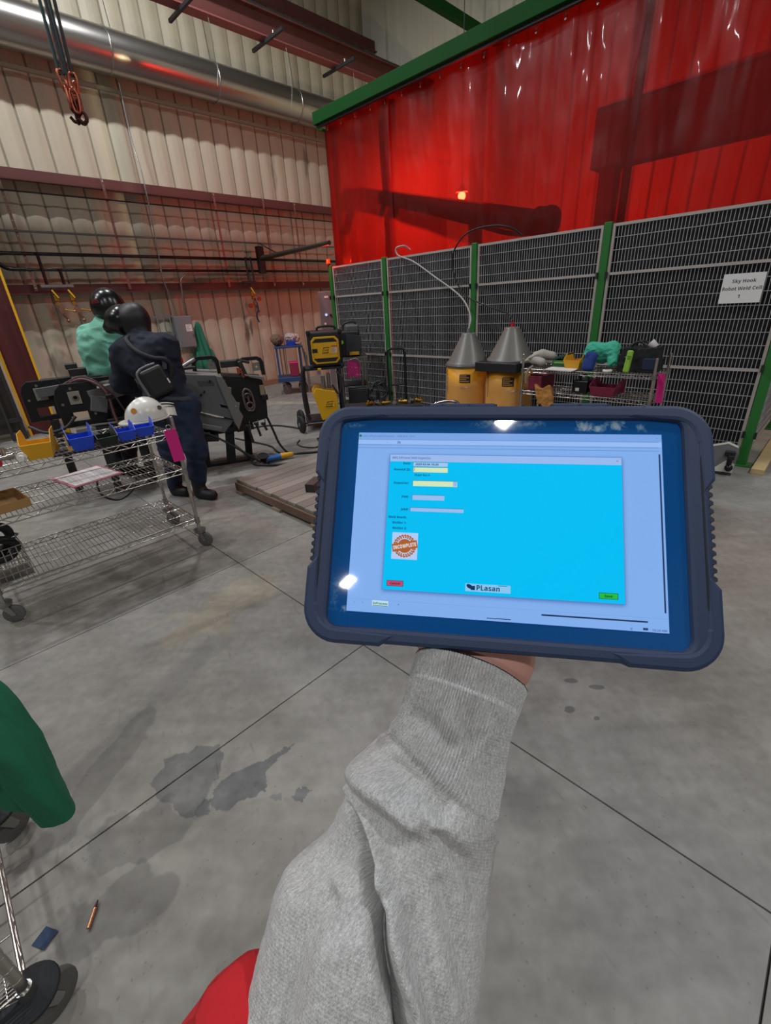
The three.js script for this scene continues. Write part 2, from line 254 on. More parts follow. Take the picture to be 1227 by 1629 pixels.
// ---------------------------------------------------------------- along the back wall
{
  const galv = M(0xb3b1ad, 0.3, 0.95, { bumpMap: grain, bumpScale: 0.0008 });
  const d = thing('ventilation_duct', 'large shiny round metal duct along the beige wall', 'duct', [0, 5.41, -9.5]);
  const joints = [X0 + 0.05, -8, -5.2, -2.6, 0.4, 2.25, 3.8, 5.58, 7.38, 8.8, X1 - 0.1];
  for (let i = 0; i + 1 < joints.length; i++) {
    const L = joints[i + 1] - joints[i];
    mesh('duct_section', cyl(0.286, 0.286, L - 0.004, (joints[i] + joints[i + 1]) / 2, 0, 0, 0, 0, Math.PI / 2, 48), galv, d);
    if (i) mesh('joint_band', [torus(0.289, 0.012, joints[i], 0, 0, 0, Math.PI / 2, 0, Math.PI * 2, 48)], galv, d);
  }
  // hanger wires of the duct
  for (const x of [3.95, 5.6, 7.4]) tag(mesh('hanger_wire', tube([[x, TOP, -9.55], [x, 6.4, -9.55], [x + 0.02, 5.7, -9.52]], 0.006, 20, 6), C.darkSteel), `thin wire holding up the duct ${x < 4 ? 'near the copper hooks' : x < 6 ? 'at its middle joint' : 'close to the red curtain'}`, 'wire', 'duct hanger wires');
  tag(mesh('ledge_strip', box(X1 - X0 - 0.3, 0.05, 0.05, (X0 + X1) / 2, 5.0, -9.7), M(0x8a8370, 0.6)), 'pale metal strip on the wall right below the duct', 'strip');
}
{ // pipes across the wall
  const hp = (y, z, r, m, x0, x1, lab) => tag(mesh('wall_pipe', [cyl(r, r, x1 - x0, (x0 + x1) / 2, y, z, 0, 0, Math.PI / 2, 12)], m), lab, 'pipe');
  hp(3.44, -9.55, 0.011, C.black, X0, X1 - 0.2, 'thin dark pipe just below the upper wall beam');
  hp(2.92, -9.55, 0.016, C.greyPaint, X0, X1 - 0.2, 'grey pipe at mid height of the shaded wall strip');
  hp(2.62, -9.55, 0.026, C.blackGloss, 1.6, X1 - 0.2, 'upper of two black pipes above the welders');
  hp(2.40, -9.55, 0.024, C.blackGloss, 1.75, X1 - 0.2, 'lower of two black pipes above the welders');
  const loop = thing('pipe_manifold', 'black pipe end with two drops to gas valves at far left', 'pipe', [0, 0, -9.52]);
  mesh('elbow', [tube([[1.6, 2.62, 0], [1.5, 2.6, 0], [1.48, 2.5, 0], [1.56, 2.42, 0], [1.8, 2.4, 0]], 0.03, 24)], C.blackGloss, loop);
  for (const [x, y] of [[2.02, 2.62], [2.26, 2.4]]) mesh('drop_pipe', [cyl(0.024, 0.024, y - 2.17, x, (y + 2.17) / 2, 0, 0, 0, 0, 10), torus(0.03, 0.008, x, y, 0, Math.PI / 2, 0, 0)], C.blackGloss, loop);
  mesh('bracket', box(0.46, 0.04, 0.05, 2.14, 2.16, 0.05), C.steel, loop);
}
// perforated steel straps between the two girts
[[1.86, 'leftmost, over the black pipe end'], [3.28, 'above the shiny black welding helmet'], [5.24, 'left of the hanging gas fittings'], [6.34, 'right of the hanging gas fittings'], [7.13, 'rightmost, next to the red curtain']].forEach(([x, where]) => {
  const t = thing('perforated_strap', `vertical perforated steel strap on the wall, ${where}`, 'strap', [x, 2.1, -9.58], 0, 'perforated wall straps');
  const holes = []; for (let i = 0; i < 16; i++) holes.push([0, 0.06 + i * 0.1, 0.008]);
  mesh('strip', put(poly([[-0.02, 0], [0.02, 0], [0.02, 1.64], [-0.02, 1.64]], 0.006, 0, holes), 0, 0, 0), M(0x8a6a62, 0.5, 0.5), t);
  mesh('bolt', [cyl(0.014, 0.014, 0.02, 0, 0.04, 0.01, Math.PI / 2, 0, 0, 8)], C.chrome, t); mesh('bolt', [cyl(0.014, 0.014, 0.02, 0, 1.6, 0.01, Math.PI / 2, 0, 0, 8)], C.chrome, t);
});
{
  tag(mesh('conduit', tube([[3.94, 5.12, -9.6], [3.94, 4.4, -9.62], [3.94, 3.8, -9.52], [3.9, 2.6, -9.52], [3.88, 2.3, -9.52], [3.98, 1.9, -9.6], [4.06, 1.6, -9.66]], 0.011, 60), C.steel), 'thin straight conduit running down the wall into the grey box', 'conduit');
  tag(mesh('conduit', tube([[4.2, 1.6, -9.64], [4.22, 2.05, -9.6], [4.25, 2.25, -9.58], [4.36, 2.33, -9.58], [4.6, 2.34, -9.58], [6.4, 2.32, -9.58]], 0.018, 60), C.steel), 'bent conduit with a hooked top above the grey electrical box', 'conduit');
  const e = thing('electrical_box', 'grey electrical box with white label on the wall', 'box', [4.12, 1.03, -9.68]);
  mesh('case', rbox(0.35, 0.58, 0.16, 0.01, 0, 0.29, 0), C.greyPaint, e); mesh('cover', rbox(0.33, 0.56, 0.012, 0.004, 0, 0.29, 0.084), M(0x77777a, 0.45, 0.1), e);
  mesh('label', box(0.12, 0.13, 0.004, 0.08, 0.36, 0.092), canvasMat(128, 128, (g, w, h) => { g.fillStyle = '#d8d8d8'; g.fillRect(0, 0, w, h); g.fillStyle = '#666'; for (let i = 0; i < 6; i++) g.fillRect(12, 14 + i * 18, 104 - (i % 3) * 22, 6); }), e);
  mesh('latch', [box(0.02, 0.05, 0.02, 0.14, 0.22, 0.095)], C.chrome, e);
  const r = thing('conduit_rack', 'small rack of thin tubes beside the grey electrical box', 'rack', [3.78, 1.0, -9.7]);
  mesh('rail', [box(0.4, 0.03, 0.03, 0, 0.62, 0), box(0.4, 0.03, 0.03, 0, 0.3, 0)], C.greyPaint, r);
  for (let i = 0; i < 3; i++) mesh('tube', cyl(0.012, 0.012, 0.66, -0.12 + i * 0.12, 0.33, 0.02, 0, 0, 0, 8), C.greyPaint, r);
  const j = nets((x, y, z) => join([bone([0, 0.75, 0.06], [0, 0.68, 0.08], 0.02, 0.05), bone([0, 0.7, 0.07], [0.0, -0.05, 0.06], 0.045, 0.19), bone([0.02, 0.6, 0.08], [0.13, 0.0, 0.12], 0.04, 0.09), bone([-0.02, 0.6, 0.08], [-0.12, 0.0, 0.12], 0.04, 0.08)], 0.06)(x, y, z * 1.3) + 0.022 * Math.sin(x * 52 + y * 4) * sm(0.8, 0.45, y), [-0.32, -0.34, -0.14], [0.36, 0.86, 0.32], 0.015);
  tag(mesh('hanging_jacket', put(j, 4.44, 0.72, -9.76), M(0x1e6b52, 0.85)), 'dark green welding jacket hanging beside the grey electrical box', 'jacket');
}
// gas outlets: valve, regulator and hose
function outlet(x, y, label, big) {
  const t = thing('gas_outlet', label, 'valve', [x, y, -9.46], 0, 'gas outlets');
  mesh('pipe', cyl(0.014, 0.014, 0.3, 0, 0.02, 0, 0, 0, 0, 8), C.darkSteel, t);
  mesh('handle', [rod(V(-0.03, 0.1, 0.05), V(0.03, -0.02, 0.07), 0.014)], C.yellow, t);
  mesh('valve_body', [rbox(0.06, 0.09, 0.06, 0.012, 0, -0.02, 0.02), cyl(0.03, 0.03, 0.05, 0, -0.1, 0.03, Math.PI / 2, 0, 0, 12)], C.brass, t);
  mesh('regulator', [cyl(0.045, 0.045, 0.06, 0.02, -0.2, 0.05, Math.PI / 2, 0, 0, 14), cyl(0.028, 0.02, 0.08, 0.05, -0.29, 0.05, 0, 0, 0.5, 10), ball(0.03, 0.07, -0.36, 0.05)], M(0x8a6a58, 0.4, 0.6), t);
  if (big) { mesh('gauge', [cyl(0.05, 0.05, 0.03, -0.1, -0.25, 0.05, Math.PI / 2, 0, 0, 16), cyl(0.045, 0.045, 0.03, 0.13, -0.12, 0.05, Math.PI / 2, 0, 0, 16)], C.copper, t); mesh('hose', tube([[0.02, -0.1, 0.05], [0.05, -0.3, 0.08], [0, -0.45, 0.06], [0.04, -0.58, 0.05]], 0.016, 20), C.navy, t); mesh('manifold', [box(0.3, 0.05, 0.06, -0.02, 0.2, 0), cyl(0.02, 0.02, 0.5, -0.02, 0.42, 0, 0, 0, 0, 8), cyl(0.018, 0.018, 0.5, 0.1, 0.42, 0, 0, 0, 0, 8)], C.black, t); }
  else mesh('arm', [rod(V(0.03, -0.18, 0.05), V(0.2, -0.22, 0.06), 0.01), ball(0.02, 0.2, -0.22, 0.06)], C.brass, t);
  return t;
}
outlet(2.06, 2.0, 'yellow handled gas outlet on the wall, nearest the red column'); outlet(2.29, 2.0, 'yellow handled gas outlet beside the shiny black helmet'); outlet(5.66, 1.98, 'cluster of gas regulators with round gauges at mid wall', true);
{ // swing boom, column, dark rack at far left
  const b = thing('swing_boom', 'long dark swing arm reaching from wall to red curtain', 'arm', [0, 0, 0]);
  mesh('arm', rod(V(5.95, 2.62, -9.3), V(4.95, 2.47, -5.9), 0.05, 12, 0.03), M(0x23261f, 0.4), b);
  mesh('bracket', [box(0.14, 0.5, 0.1, 6.0, 2.6, -9.45), rod(V(5.98, 2.9, -9.4), V(5.7, 2.62, -8.4), 0.012)], C.black, b);
  const c = thing('steel_column', 'dark red steel column with yellow painted edges at far left', 'column', [1.22, 0, -9.1], -0.12);
  mesh('web', box(0.34, TOP, 0.02, 0, TOP / 2, 0), M(0x57201f, 0.55), c);
  mesh('flange', box(0.02, TOP, 0.25, -0.18, TOP / 2, 0), M(0x57201f, 0.55), c); mesh('flange', box(0.02, TOP, 0.25, 0.18, TOP / 2, 0), M(0x57201f, 0.55), c);
  mesh('edge_guard', box(0.035, 3.0, 0.03, -0.18, 1.1, 0.14), C.yellow, c, 'yellow painted edge'); mesh('edge_guard', box(0.03, 2.4, 0.03, 0.18, 1.2, 0.14), C.yellow, c, 'yellow painted edge');
  const k = thing('pipe_rack', 'dark rack of leaning pipes at far left', 'rack', [0.62, 0, -8.9]);
  mesh('frame', [box(0.05, 2.3, 0.05, 0.32, 1.15, 0), box(0.05, 2.3, 0.05, -0.6, 1.15, 0), box(1, 0.06, 0.06, -0.15, 2.28, 0), box(1, 0.06, 0.06, -0.15, 0.3, 0)], C.darkSteel, k);
  mesh('panel', box(0.95, 2.1, 0.03, -0.15, 1.15, -0.12), M(0x2a2620, 0.8), k);
  for (let i = 0; i < 4; i++) mesh('leaning_pipe', rod(V(-0.45 + i * 0.2, 0.02, 0.16), V(-0.4 + i * 0.19, 2.0 + 0.1 * (i % 2), 0.06), 0.022, 10), [C.darkSteel, M(0x6b1f2c, 0.5), M(0x7a6b58, 0.6), C.darkSteel][i], k);
}
{ // crane runway with cross channels
  const t = thing('runway_beam', 'red oxide steel runway beam high under the roof', 'beam', [0, 5.55, -8.0]);
  const L = X1 - X0 - 0.2, cx = (X0 + X1) / 2;
  mesh('lower_flange', box(L, 0.02, 0.2, cx, 0.01, 0), C.oxideBounceLit, t); mesh('web', box(L, 0.3, 0.014, cx, 0.17, 0.0), C.oxide, t); mesh('upper_flange', box(L, 0.02, 0.16, cx, 0.33, 0), C.oxide, t); mesh('rail', box(L, 0.03, 0.05, cx, 0.355, 0.05), C.darkSteel, t);  // lower flange in a paler oxide: floor bounce light put into its colour
  for (const [x, w] of [[4.35, 'nearest the hoist hooks'], [5.72, 'in the middle'], [7.2, 'nearest the green header']]) {
    const b = thing('cross_channel', `slotted dark channel clamped across the runway beam, ${w}`, 'channel', [x, 5.5, -7.9], 0, 'channels under the runway beam');
    mesh('channel', [box(0.042, 0.042, 0.86, 0, 0, 0.02)], C.darkSteel, b); mesh('bolt', [cyl(0.018, 0.018, 0.06, 0, 0.03, -0.16, 0, 0, 0, 8)], C.chrome, b); mesh('bolt', [cyl(0.018, 0.018, 0.06, 0, 0.03, 0.2, 0, 0, 0, 8)], C.chrome, b);
  }
  for (const [x, w] of [[4.75, 'leftmost'], [6.1, 'middle'], [7.6, 'rightmost']]) tag(mesh('drop_wire', tube([[x, 5.555, -7.92], [x + 0.02, 5.0, -7.9], [x - 0.02, 4.75, -7.92]], 0.004, 12, 5), C.steel), `thin loose wire dangling from the runway beam, ${w} one`, 'wire', 'loose wires');
}
{ // hoist sling with hooks
  const t = thing('hoist_sling', 'bundle of dark wire slings ending in copper coloured hooks', 'hoist', [1.62, 3.07, -4.9]);
  const top = V(0.1, 5.9, 0);
  [[-0.05, 0], [-0.018, 0.02], [0.015, -0.01], [0.045, 0.015]].forEach(([x, z], i) => mesh('sling', tube([top.clone().add(V(x * 1.5, 0, z * 2)), V(x * 1.2 + 0.02, 1.5, z), V(x * 0.9, 0.27, z)], 0.012, 30, 7), i % 2 ? C.darkSteel : M(0x2c4446, 0.5, 0.3), t));
  const s = new THREE.CatmullRomCurve3([V(-0.018, 0.075, 0), V(0.018, 0.075, 0), V(0.027, 0, 0), V(0.014, -0.055, 0), V(-0.014, -0.055, 0), V(-0.027, 0, 0)], true), lg = new THREE.TubeGeometry(s, 24, 0.0095, 8, true);
  for (const [x, y, z, a, b] of [[-0.03, 0.22, 0, 0.3, 0.15], [0.03, 0.21, 0.02, -0.5, -0.1], [0.0, 0.18, -0.03, 1.2, 0.1], [-0.028, 0.13, 0.01, 1.1, -0.1], [0.03, 0.12, 0.0, 0.5, 0.2], [0.005, 0.1, 0.03, -0.2, 0.0], [0.045, 0.17, -0.01, 0.9, -0.2]]) mesh('link', put(lg.clone(), x, y, z, 0, a, b), C.copper, t);
  for (const [x, z, a] of [[-0.025, 0, 0.3], [0.03, 0.02, -0.5], [0.005, -0.02, 1.4], [0.045, -0.01, 2.4]]) mesh('hook', [put(tube([[0, 0.06, 0], [0.0, 0.01, 0], [0.025, -0.015, 0], [0.03, -0.05, 0], [0, -0.07, 0], [-0.03, -0.045, 0]], 0.012, 24, 8), x, 0.055, z, 0, a, 0), put(ball(0.017, 0, 0.06, 0), x, 0.055, z)], C.copperDark, t);
}
function canvasMat(w, h, draw, extra = {}) { return M(0xffffff, 0.6, 0, { map: canvasTex(w, h, draw), ...extra }); }
// ---------------------------------------------------------------- robot weld cell: fence, red curtain
const FX = 5.33, POSTS = [-6.37, -5.15, -3.6, -2.03, -0.47];
const wireMat = M(0xb4b4b8, 0.4, 0.3), sheetMat = M(0x0a0b10, 0.8);
function fencePost(x, z, h, label) {
  const t = thing('fence_post', label, 'post', [x, 0, z], 0, 'green fence posts');
  mesh('post', rbox(0.06, h, 0.075, 0.006, 0, h / 2, 0), C.green, t); mesh('base_plate', box(0.14, 0.012, 0.16, 0, 0.006, 0), C.green, t);
  for (const s of [-1, 1]) mesh('bolt', cyl(0.012, 0.012, 0.02, -0.05, 0.022, s * 0.06, 0, 0, 0, 6), C.chrome, t);
  for (const y of [0.3, 0.9, 1.75]) for (const s of [-1, 1]) mesh('clip', box(0.03, 0.06, 0.02, -0.03, y, s * 0.045), C.black, t);
  return t;
}
['behind the grey control panel', 'between the two narrowest fence panels', 'behind the first welding wire drum', 'behind the yellow bin on the wire shelf', 'at the open corner by the timber'].forEach((w, i) => fencePost(FX, POSTS[i], i === 4 ? 2.25 : 2.22, `green square fence post ${w}`));
function fencePanel(len, label, place, turn) { // local z runs along the panel
  const t = thing('wire_fence', label, 'fence', place, turn, 'wire fence panels'), b = 0.025, y0 = 0.1, y1 = 2.2, e = len / 2;
  for (const s of [-1, 1]) mesh('stile', box(b, y1 - y0, b, 0, (y0 + y1) / 2, s * (e - b / 2)), C.fenceGrey, t);
  for (const y of [y0, 0.88, 1.76, y1]) mesh('rail', box(b * 0.9, b, len - 2 * b, 0, y + (y === y0 ? b / 2 : y === y1 ? -b / 2 : 0), 0), C.fenceGrey, t);
  const w = []; const n = Math.round((len - 2 * b) / 0.03);
  for (let i = 1; i < n; i++) w.push(box(0.0045, y1 - y0 - 2 * b, 0.0045, 0, (y0 + y1) / 2, -e + b + i * (len - 2 * b) / n));
  for (let y = y0 + 0.11; y < y1; y += 0.11) w.push(box(0.005, 0.005, len - 2 * b, -0.004, y, 0));
  mesh('wire_mesh', w, wireMat, t).userData.kind = 'stuff'; mesh('dark_screen', box(0.004, y1 - y0 - 0.03, len - 0.02, 0.045, (y0 + y1) / 2, 0), sheetMat, t);
}
['narrow wire fence panel nearest the back wall', 'wire fence panel behind the yellow welder and hand truck', 'wire fence panel behind the two wire drums', 'wire fence panel carrying the white paper sign'].forEach((l, i) => { const a = POSTS[i] + 0.045, b = POSTS[i + 1] - 0.045; fencePanel(b - a, l, [FX, 0, (a + b) / 2], 0); });
fencePanel(1.5, 'wire fence panel turning away behind the corner post', [FX + 0.82, 0, -0.47], Math.PI / 2);
fencePost(FX + 1.63, -0.47, 2.22, 'green fence post far behind the corner post by the timber');
fencePanel(1.5, 'wire fence panel along the far side of the cell', [FX + 2.45, 0, -0.47], Math.PI / 2);
{
  const s = mesh('paper_sign', box(0.004, 0.235, 0.3, FX - 0.02, 1.56, -0.815), [0, 1, 2, 3, 4, 5].map(i => i === 1 ? canvasMat(512, 400, (g, w, h) => {
    g.fillStyle = '#dedcdc'; g.fillRect(0, 0, w, h); g.fillStyle = '#26262c'; g.textAlign = 'center'; g.font = 'bold 66px sans-serif'; g.fillText('Sky Hook', w / 2 + 10, 125); g.fillText('Robot Weld Cell', w / 2, 225, 490); g.fillText('1', w / 2 - 10, 330);
  }) : C.paper)); tag(s, 'white paper sign reading Sky Hook Robot Weld Cell 1', 'sign'); s.rotation.x = 0;
  const b = thing('beacon_lamp', 'small glowing red beacon on top of the end fence post', 'lamp', [FX - 0.02, 2.22, -6.4]);
  mesh('socket', cyl(0.03, 0.03, 0.03, 0, 0.015, 0), C.black, b); mesh('lens', cyl(0.026, 0.028, 0.06, 0, 0.06, 0), M(0xff2a10, 0.3, 0, { emissive: 0xff2a08, emissiveIntensity: 2.2 }), b);
  const p = new THREE.PointLight(0xff2a10, 0.4); p.position.set(FX - 0.08, 2.29, -6.4); p.castShadow = true; scene.add(p);
}
{ // header and curtain
  const h = thing('curtain_header', 'long green steel header beam carrying the red curtain', 'beam', [FX + 0.06, 4.03, -2.5]);
  mesh('beam', rbox(0.13, 0.15, 7.94, 0.006, 0, 0.075, 0), C.darkGreen, h); mesh('track', box(0.04, 0.03, 7.9, 0, -0.015, 0), C.darkSteel, h);
  for (const [z, w] of [[-6.37, 'at the curtain end by the wall'], [-5.15, 'behind the first curtain seam'], [-2.03, 'behind the second curtain seam'], [1.35, 'at the curtain end out to the right']]) {
    const t = thing('curtain_post', `tall dark green post ${w}`, 'post', [FX + 0.28, 0, z], 0, 'curtain posts'); mesh('post', box(0.06, 4.03, 0.06, 0, 2.015, 0), C.darkGreen, t); mesh('base_plate', box(0.12, 0.012, 0.12, 0, 0.006, 0), C.darkGreen, t);
  }
  const b = thing('cell_beam', 'green roof beam crossing high behind the header', 'beam', [0, 6.08, -6.4]);
  mesh('beam', box(3.2, 0.14, 0.12, 8.4, 0, 0), C.darkGreen, b);
}
const curtainMat = M(0xf01408, 0.38, 0, { transmission: 0.88, thickness: 0, ior: 1.5, specularIntensity: 0.4, clearcoat: 1, clearcoatRoughness: 0.05 });
curtainMat.color.setRGB(0.5, 0.008, 0.004);
function curtain(z0, z1, dx, label, s, end) {
  const nz = Math.round((z1 - z0) / 0.025), ny = 50, pos = [], idx = [], y1 = 4.14, y0 = 2.08;
  for (let j = 0; j <= ny; j++) for (let i = 0; i <= nz; i++) {
    const v = j / ny, y = y0 + (y1 - y0) * v, q = z0 + (z1 - z0) * i / nz, e = Math.min(i, nz - i) / nz;
    const x = FX + 0.155 + dx + 0.016 * Math.sin(q * 9 + s) * (0.4 + 0.6 * v) + 0.02 * fbm2(q * 1.7 + s, y * 0.5, 3, 7) + 0.014 * fbm2(q * 8 + s, y * 1.6, 3, 17) + 0.01 * fbm2(q * 3 + s, y * 3, 2, 27) + 0.03 * Math.exp(-e * 30) * (1 - v);
    pos.push(x, y + (j === ny ? 0.012 * Math.cos(q * 20.9) : 0), q - (end ? 0.1 * (1 - v) * Math.exp(-i / 6) : 0));
  }
  for (let j = 0; j < ny; j++) for (let i = 0; i < nz; i++) { const a = j * (nz + 1) + i; idx.push(a, a + nz + 1, a + 1, a + 1, a + nz + 1, a + nz + 2); }
  const g = new THREE.BufferGeometry(); g.setAttribute('position', new THREE.Float32BufferAttribute(pos, 3)); g.setIndex(idx); g.computeVertexNormals();
  const t = thing('welding_curtain', label, 'curtain', [0, 0, 0], 0, 'red welding curtains');
  mesh('film', g, curtainMat, t);
  for (let z = z0 + 0.08; z < z1 - 0.02; z += 0.3) mesh('hook', [torus(0.016, 0.004, FX + 0.125 + dx, 4.0, z, 0, 0, 0, Math.PI * 2, 10), cyl(0.011, 0.011, 0.01, FX + 0.12 + dx, 3.965, z, 0, 0, Math.PI / 2, 10)], C.steel, t);
}
curtain(-6.38, -5.1, 0, 'narrow translucent red welding curtain nearest the back wall', 1, true);
curtain(-5.22, -1.98, 0.012, 'wide translucent red welding curtain with the lamp glowing through', 4);
curtain(-2.1, 1.4, 0, 'translucent red welding curtain at the right above the sign', 9);
{ // far side of the cell, towards the back wall
  const g = new THREE.PlaneGeometry(3.1, 3.9, 60, 30), p = g.attributes.position; for (let i = 0; i < p.count; i++) p.setZ(i, 0.03 * Math.sin(p.getX(i) * 7) + 0.02 * fbm2(p.getX(i) * 3, p.getY(i), 2, 3)); g.computeVertexNormals();
  const t = thing('welding_curtain', 'translucent red welding curtain closing the cell towards the back wall', 'curtain', [FX + 1.75, 2.05, -6.5], 0, 'red welding curtains'); mesh('film', g, curtainMat, t); mesh('rod', cyl(0.02, 0.02, 3.3, 0, 1.97, 0, 0, 0, Math.PI / 2, 10), C.darkGreen, t);
}
{ // inside the cell
  const l = thing('work_lamp', 'bright round work lamp glowing behind the red curtain', 'lamp', [6.5, 2.98, -4.65]);
  mesh('bulb', ball(0.055, 0, 0, 0), M(0xffffff, 0.4, 0, { emissive: 0xfff0d0, emissiveIntensity: 130 }), l); mesh('socket', cyl(0.03, 0.03, 0.1, 0, 0.09, 0), C.black, l); mesh('added_shade', lathe([[0.03, 0.1], [0.04, 0.09], [0.085, 0.05], [0.088, 0.046], [0.085, 0.053], [0.04, 0.095]], 32), C.darkSteel, l); mesh('cord', cyl(0.006, 0.006, 2.94, 0, 1.6, 0, 0, 0, 0, 6), C.black, l);  // small cone over the bulb is added to block its upward light
  const p = new THREE.PointLight(0xffe2b0, CELL_LAMP); p.position.set(6.5, 2.98, -4.65); p.shadow.radius = 2; p.castShadow = true; scene.add(p);
  const r = thing('robot_arm', 'dark welding robot arm slanting behind the red curtain', 'robot', [6.0, 0, -3.0]);
  const rm = M(0x3d1a12, 0.5, 0.1);
  mesh('base', [cyl(0.3, 0.34, 0.5, 0.35, 0.25, 0.1, 0, 0, 0, 28), cyl(0.22, 0.26, 0.5, 0.35, 0.75, 0.1, 0, 0, 0, 28)], rm, r);
  mesh('shoulder', [rbox(0.34, 0.5, 0.36, 0.08, 0.35, 1.2, 0.1), cyl(0.2, 0.2, 0.4, 0.3, 1.35, 0.05, Math.PI / 2, 0, 0, 28)], rm, r);
  mesh('lower_arm', [strut(V(0.3, 1.35, 0.05), V(-0.14, 2.36, 0), 0.2, 0.22)], rm, r);
  mesh('elbow', [cyl(0.15, 0.15, 0.26, -0.18, 2.38, 0.02, 0, 0, Math.PI / 2, 28), ball(0.13, -0.2, 2.41, 0.1), rbox(0.22, 0.24, 0.26, 0.06, -0.2, 2.4, -0.06)], rm, r);
  mesh('forearm', [rod(V(-0.2, 2.4, -0.1), V(-0.2, 3.02, -2.44), 0.125, 20, 0.1)], rm, r);
  mesh('wrist', [cyl(0.09, 0.09, 0.2, -0.2, 3.03, -2.5, 0, 0, Math.PI / 2, 20), rod(V(-0.2, 3.03, -2.5), V(-0.2, 2.76, -2.66), 0.05, 14)], rm, r);
  mesh('hose_pack', tube([[-0.12, 2.3, 0.1], [-0.1, 2.32, -0.4], [-0.12, 2.54, -1.1], [-0.16, 2.8, -1.9]], 0.03, 30), C.black, r);
  const t = thing('positioner_table', 'large dark fixture table inside the weld cell', 'table', [8.1, 0, -2.4]);
  mesh('table_top', rbox(1.4, 0.1, 2.6, 0.01, 0, 2.35, 0.6), M(0x3a302c, 0.6, 0.3), t); for (const [x, z] of [[-0.5, -0.5], [0.5, -0.5], [-0.5, 1.6], [0.5, 1.6]]) mesh('leg', box(0.14, 2.3, 0.14, x, 1.15, z), C.darkSteel, t);
  const o = thing('cell_column', 'upright pillar standing just right of the glowing lamp', 'column', [6.25, 0, -4.23]); mesh('pillar', box(0.14, 4.4, 0.14, 0, 2.2, 0), M(0x6a6260, 0.6), o); mesh('base_plate', box(0.3, 0.02, 0.3, 0, 0.01, 0), C.darkSteel, o);
  const d = thing('gantry_girder', 'broad dark girder seen through the right red curtain', 'girder', [7.15, 0, -0.9]);
  mesh('girder', box(0.3, 0.6, 4.2, 0, 3.33, 0), M(0x4b4440, 0.6, 0.2), d); mesh('rail', box(0.36, 0.04, 4.2, 0, 3.66, 0), C.steel, d); for (const z of [-1.9, 1.9]) mesh('leg', box(0.2, 3.04, 0.2, 0.0, 1.52, z), M(0x4b4440, 0.6, 0.2), d);
}
{ // grey control panel beyond the fence end
  const p = thing('control_panel', 'grey control panel box with lit button at the fence end', 'control panel', [5.5, 0, -6.98], toCam(5.5, -6.98));
  mesh('case', rbox(0.26, 0.74, 0.2, 0.01, 0.12, 1.5, -0.1), C.greyPaint, p); mesh('stand', box(0.1, 1.14, 0.1, 0.12, 0.57, -0.12), C.greyPaint, p); mesh('foot', box(0.3, 0.02, 0.3, 0.12, 0.01, -0.12), C.greyPaint, p);
  mesh('button_lamp', cyl(0.022, 0.022, 0.02, 0.1, 1.49, 0.01, Math.PI / 2, 0, 0, 14), M(0xb9c6ff, 0.3, 0, { emissive: 0xaebcff, emissiveIntensity: 1.0 }), p);
  mesh('button', cyl(0.022, 0.022, 0.02, 0.18, 1.48, 0.01, Math.PI / 2, 0, 0, 14), C.black, p); mesh('button', cyl(0.02, 0.02, 0.02, 0.07, 1.34, 0.01, Math.PI / 2, 0, 0, 14), C.white, p); mesh('label', box(0.07, 0.03, 0.004, 0.13, 1.78, 0.002), C.white, p);
}
// ---------------------------------------------------------------- wire shelving
function wireShelf(parent, L, D, y, name = 'shelf', step = 0.026) { // centred on x, z; chrome truss rim and cross wires
  const rim = [], w = [], a = L / 2 - 0.02, b = D / 2 - 0.02;
  for (const s of [-1, 1]) for (const h of [0, -0.032]) { rim.push(cyl(0.0042, 0.0042, 2 * a, 0, y + h, s * b, 0, 0, Math.PI / 2, 6), cyl(0.0042, 0.0042, 2 * b, s * a, y + h, 0, Math.PI / 2, 0, 0, 6)); }
  for (const s of [-1, 1]) { const n = Math.round(2 * a / 0.05); for (let i = 0; i < n; i++) rim.push(rod(V(-a + 2 * a * i / n, y - (i % 2 ? 0 : 0.032), s * b), V(-a + 2 * a * (i + 1) / n, y - (i % 2 ? 0.032 : 0), s * b), 0.003, 5)); const m = Math.round(2 * b / 0.05); for (let i = 0; i < m; i++) rim.push(rod(V(s * a, y - (i % 2 ? 0 : 0.032), -b + 2 * b * i / m), V(s * a, y - (i % 2 ? 0.032 : 0), -b + 2 * b * (i + 1) / m), 0.003, 5)); }
  const n = Math.round(2 * a / step); for (let i = 1; i < n; i++) w.push(cyl(0.0022, 0.0022, 2 * b, -a + 2 * a * i / n, y + 0.003, 0, Math.PI / 2, 0, 0, 5));
  for (const z of [-b / 2, 0, b / 2]) w.push(cyl(0.0035, 0.0035, 2 * a, 0, y - 0.003, z, 0, 0, Math.PI / 2, 5));
  const s = mesh(name, rim, C.chrome, parent); mesh('shelf_wires', w, C.chrome, s).userData.kind = 'stuff';
  for (const sx of [-1, 1]) for (const sz of [-1, 1]) mesh('collar', cyl(0.017, 0.019, 0.04, sx * a, y - 0.016, sz * b, 0, 0, 0, 12), C.steel, s);
}
function shelfPosts(parent, L, D, y0, y1) {
  for (const sx of [-1, 1]) for (const sz of [-1, 1]) {
    const x = sx * (L / 2 - 0.02), z = sz * (D / 2 - 0.02), g = [cyl(0.0125, 0.0125, y1 - y0, x, (y0 + y1) / 2, z, 0, 0, 0, 12), ball(0.0125, x, y1, z, 1, 0.6, 1, 10)];
    for (let y = y0 + 0.05; y < y1; y += 0.05) g.push(torus(0.0125, 0.0012, x, y, z, Math.PI / 2, 0, 0, Math.PI * 2, 10));
    mesh('post', g, C.chrome, parent);
  }
}
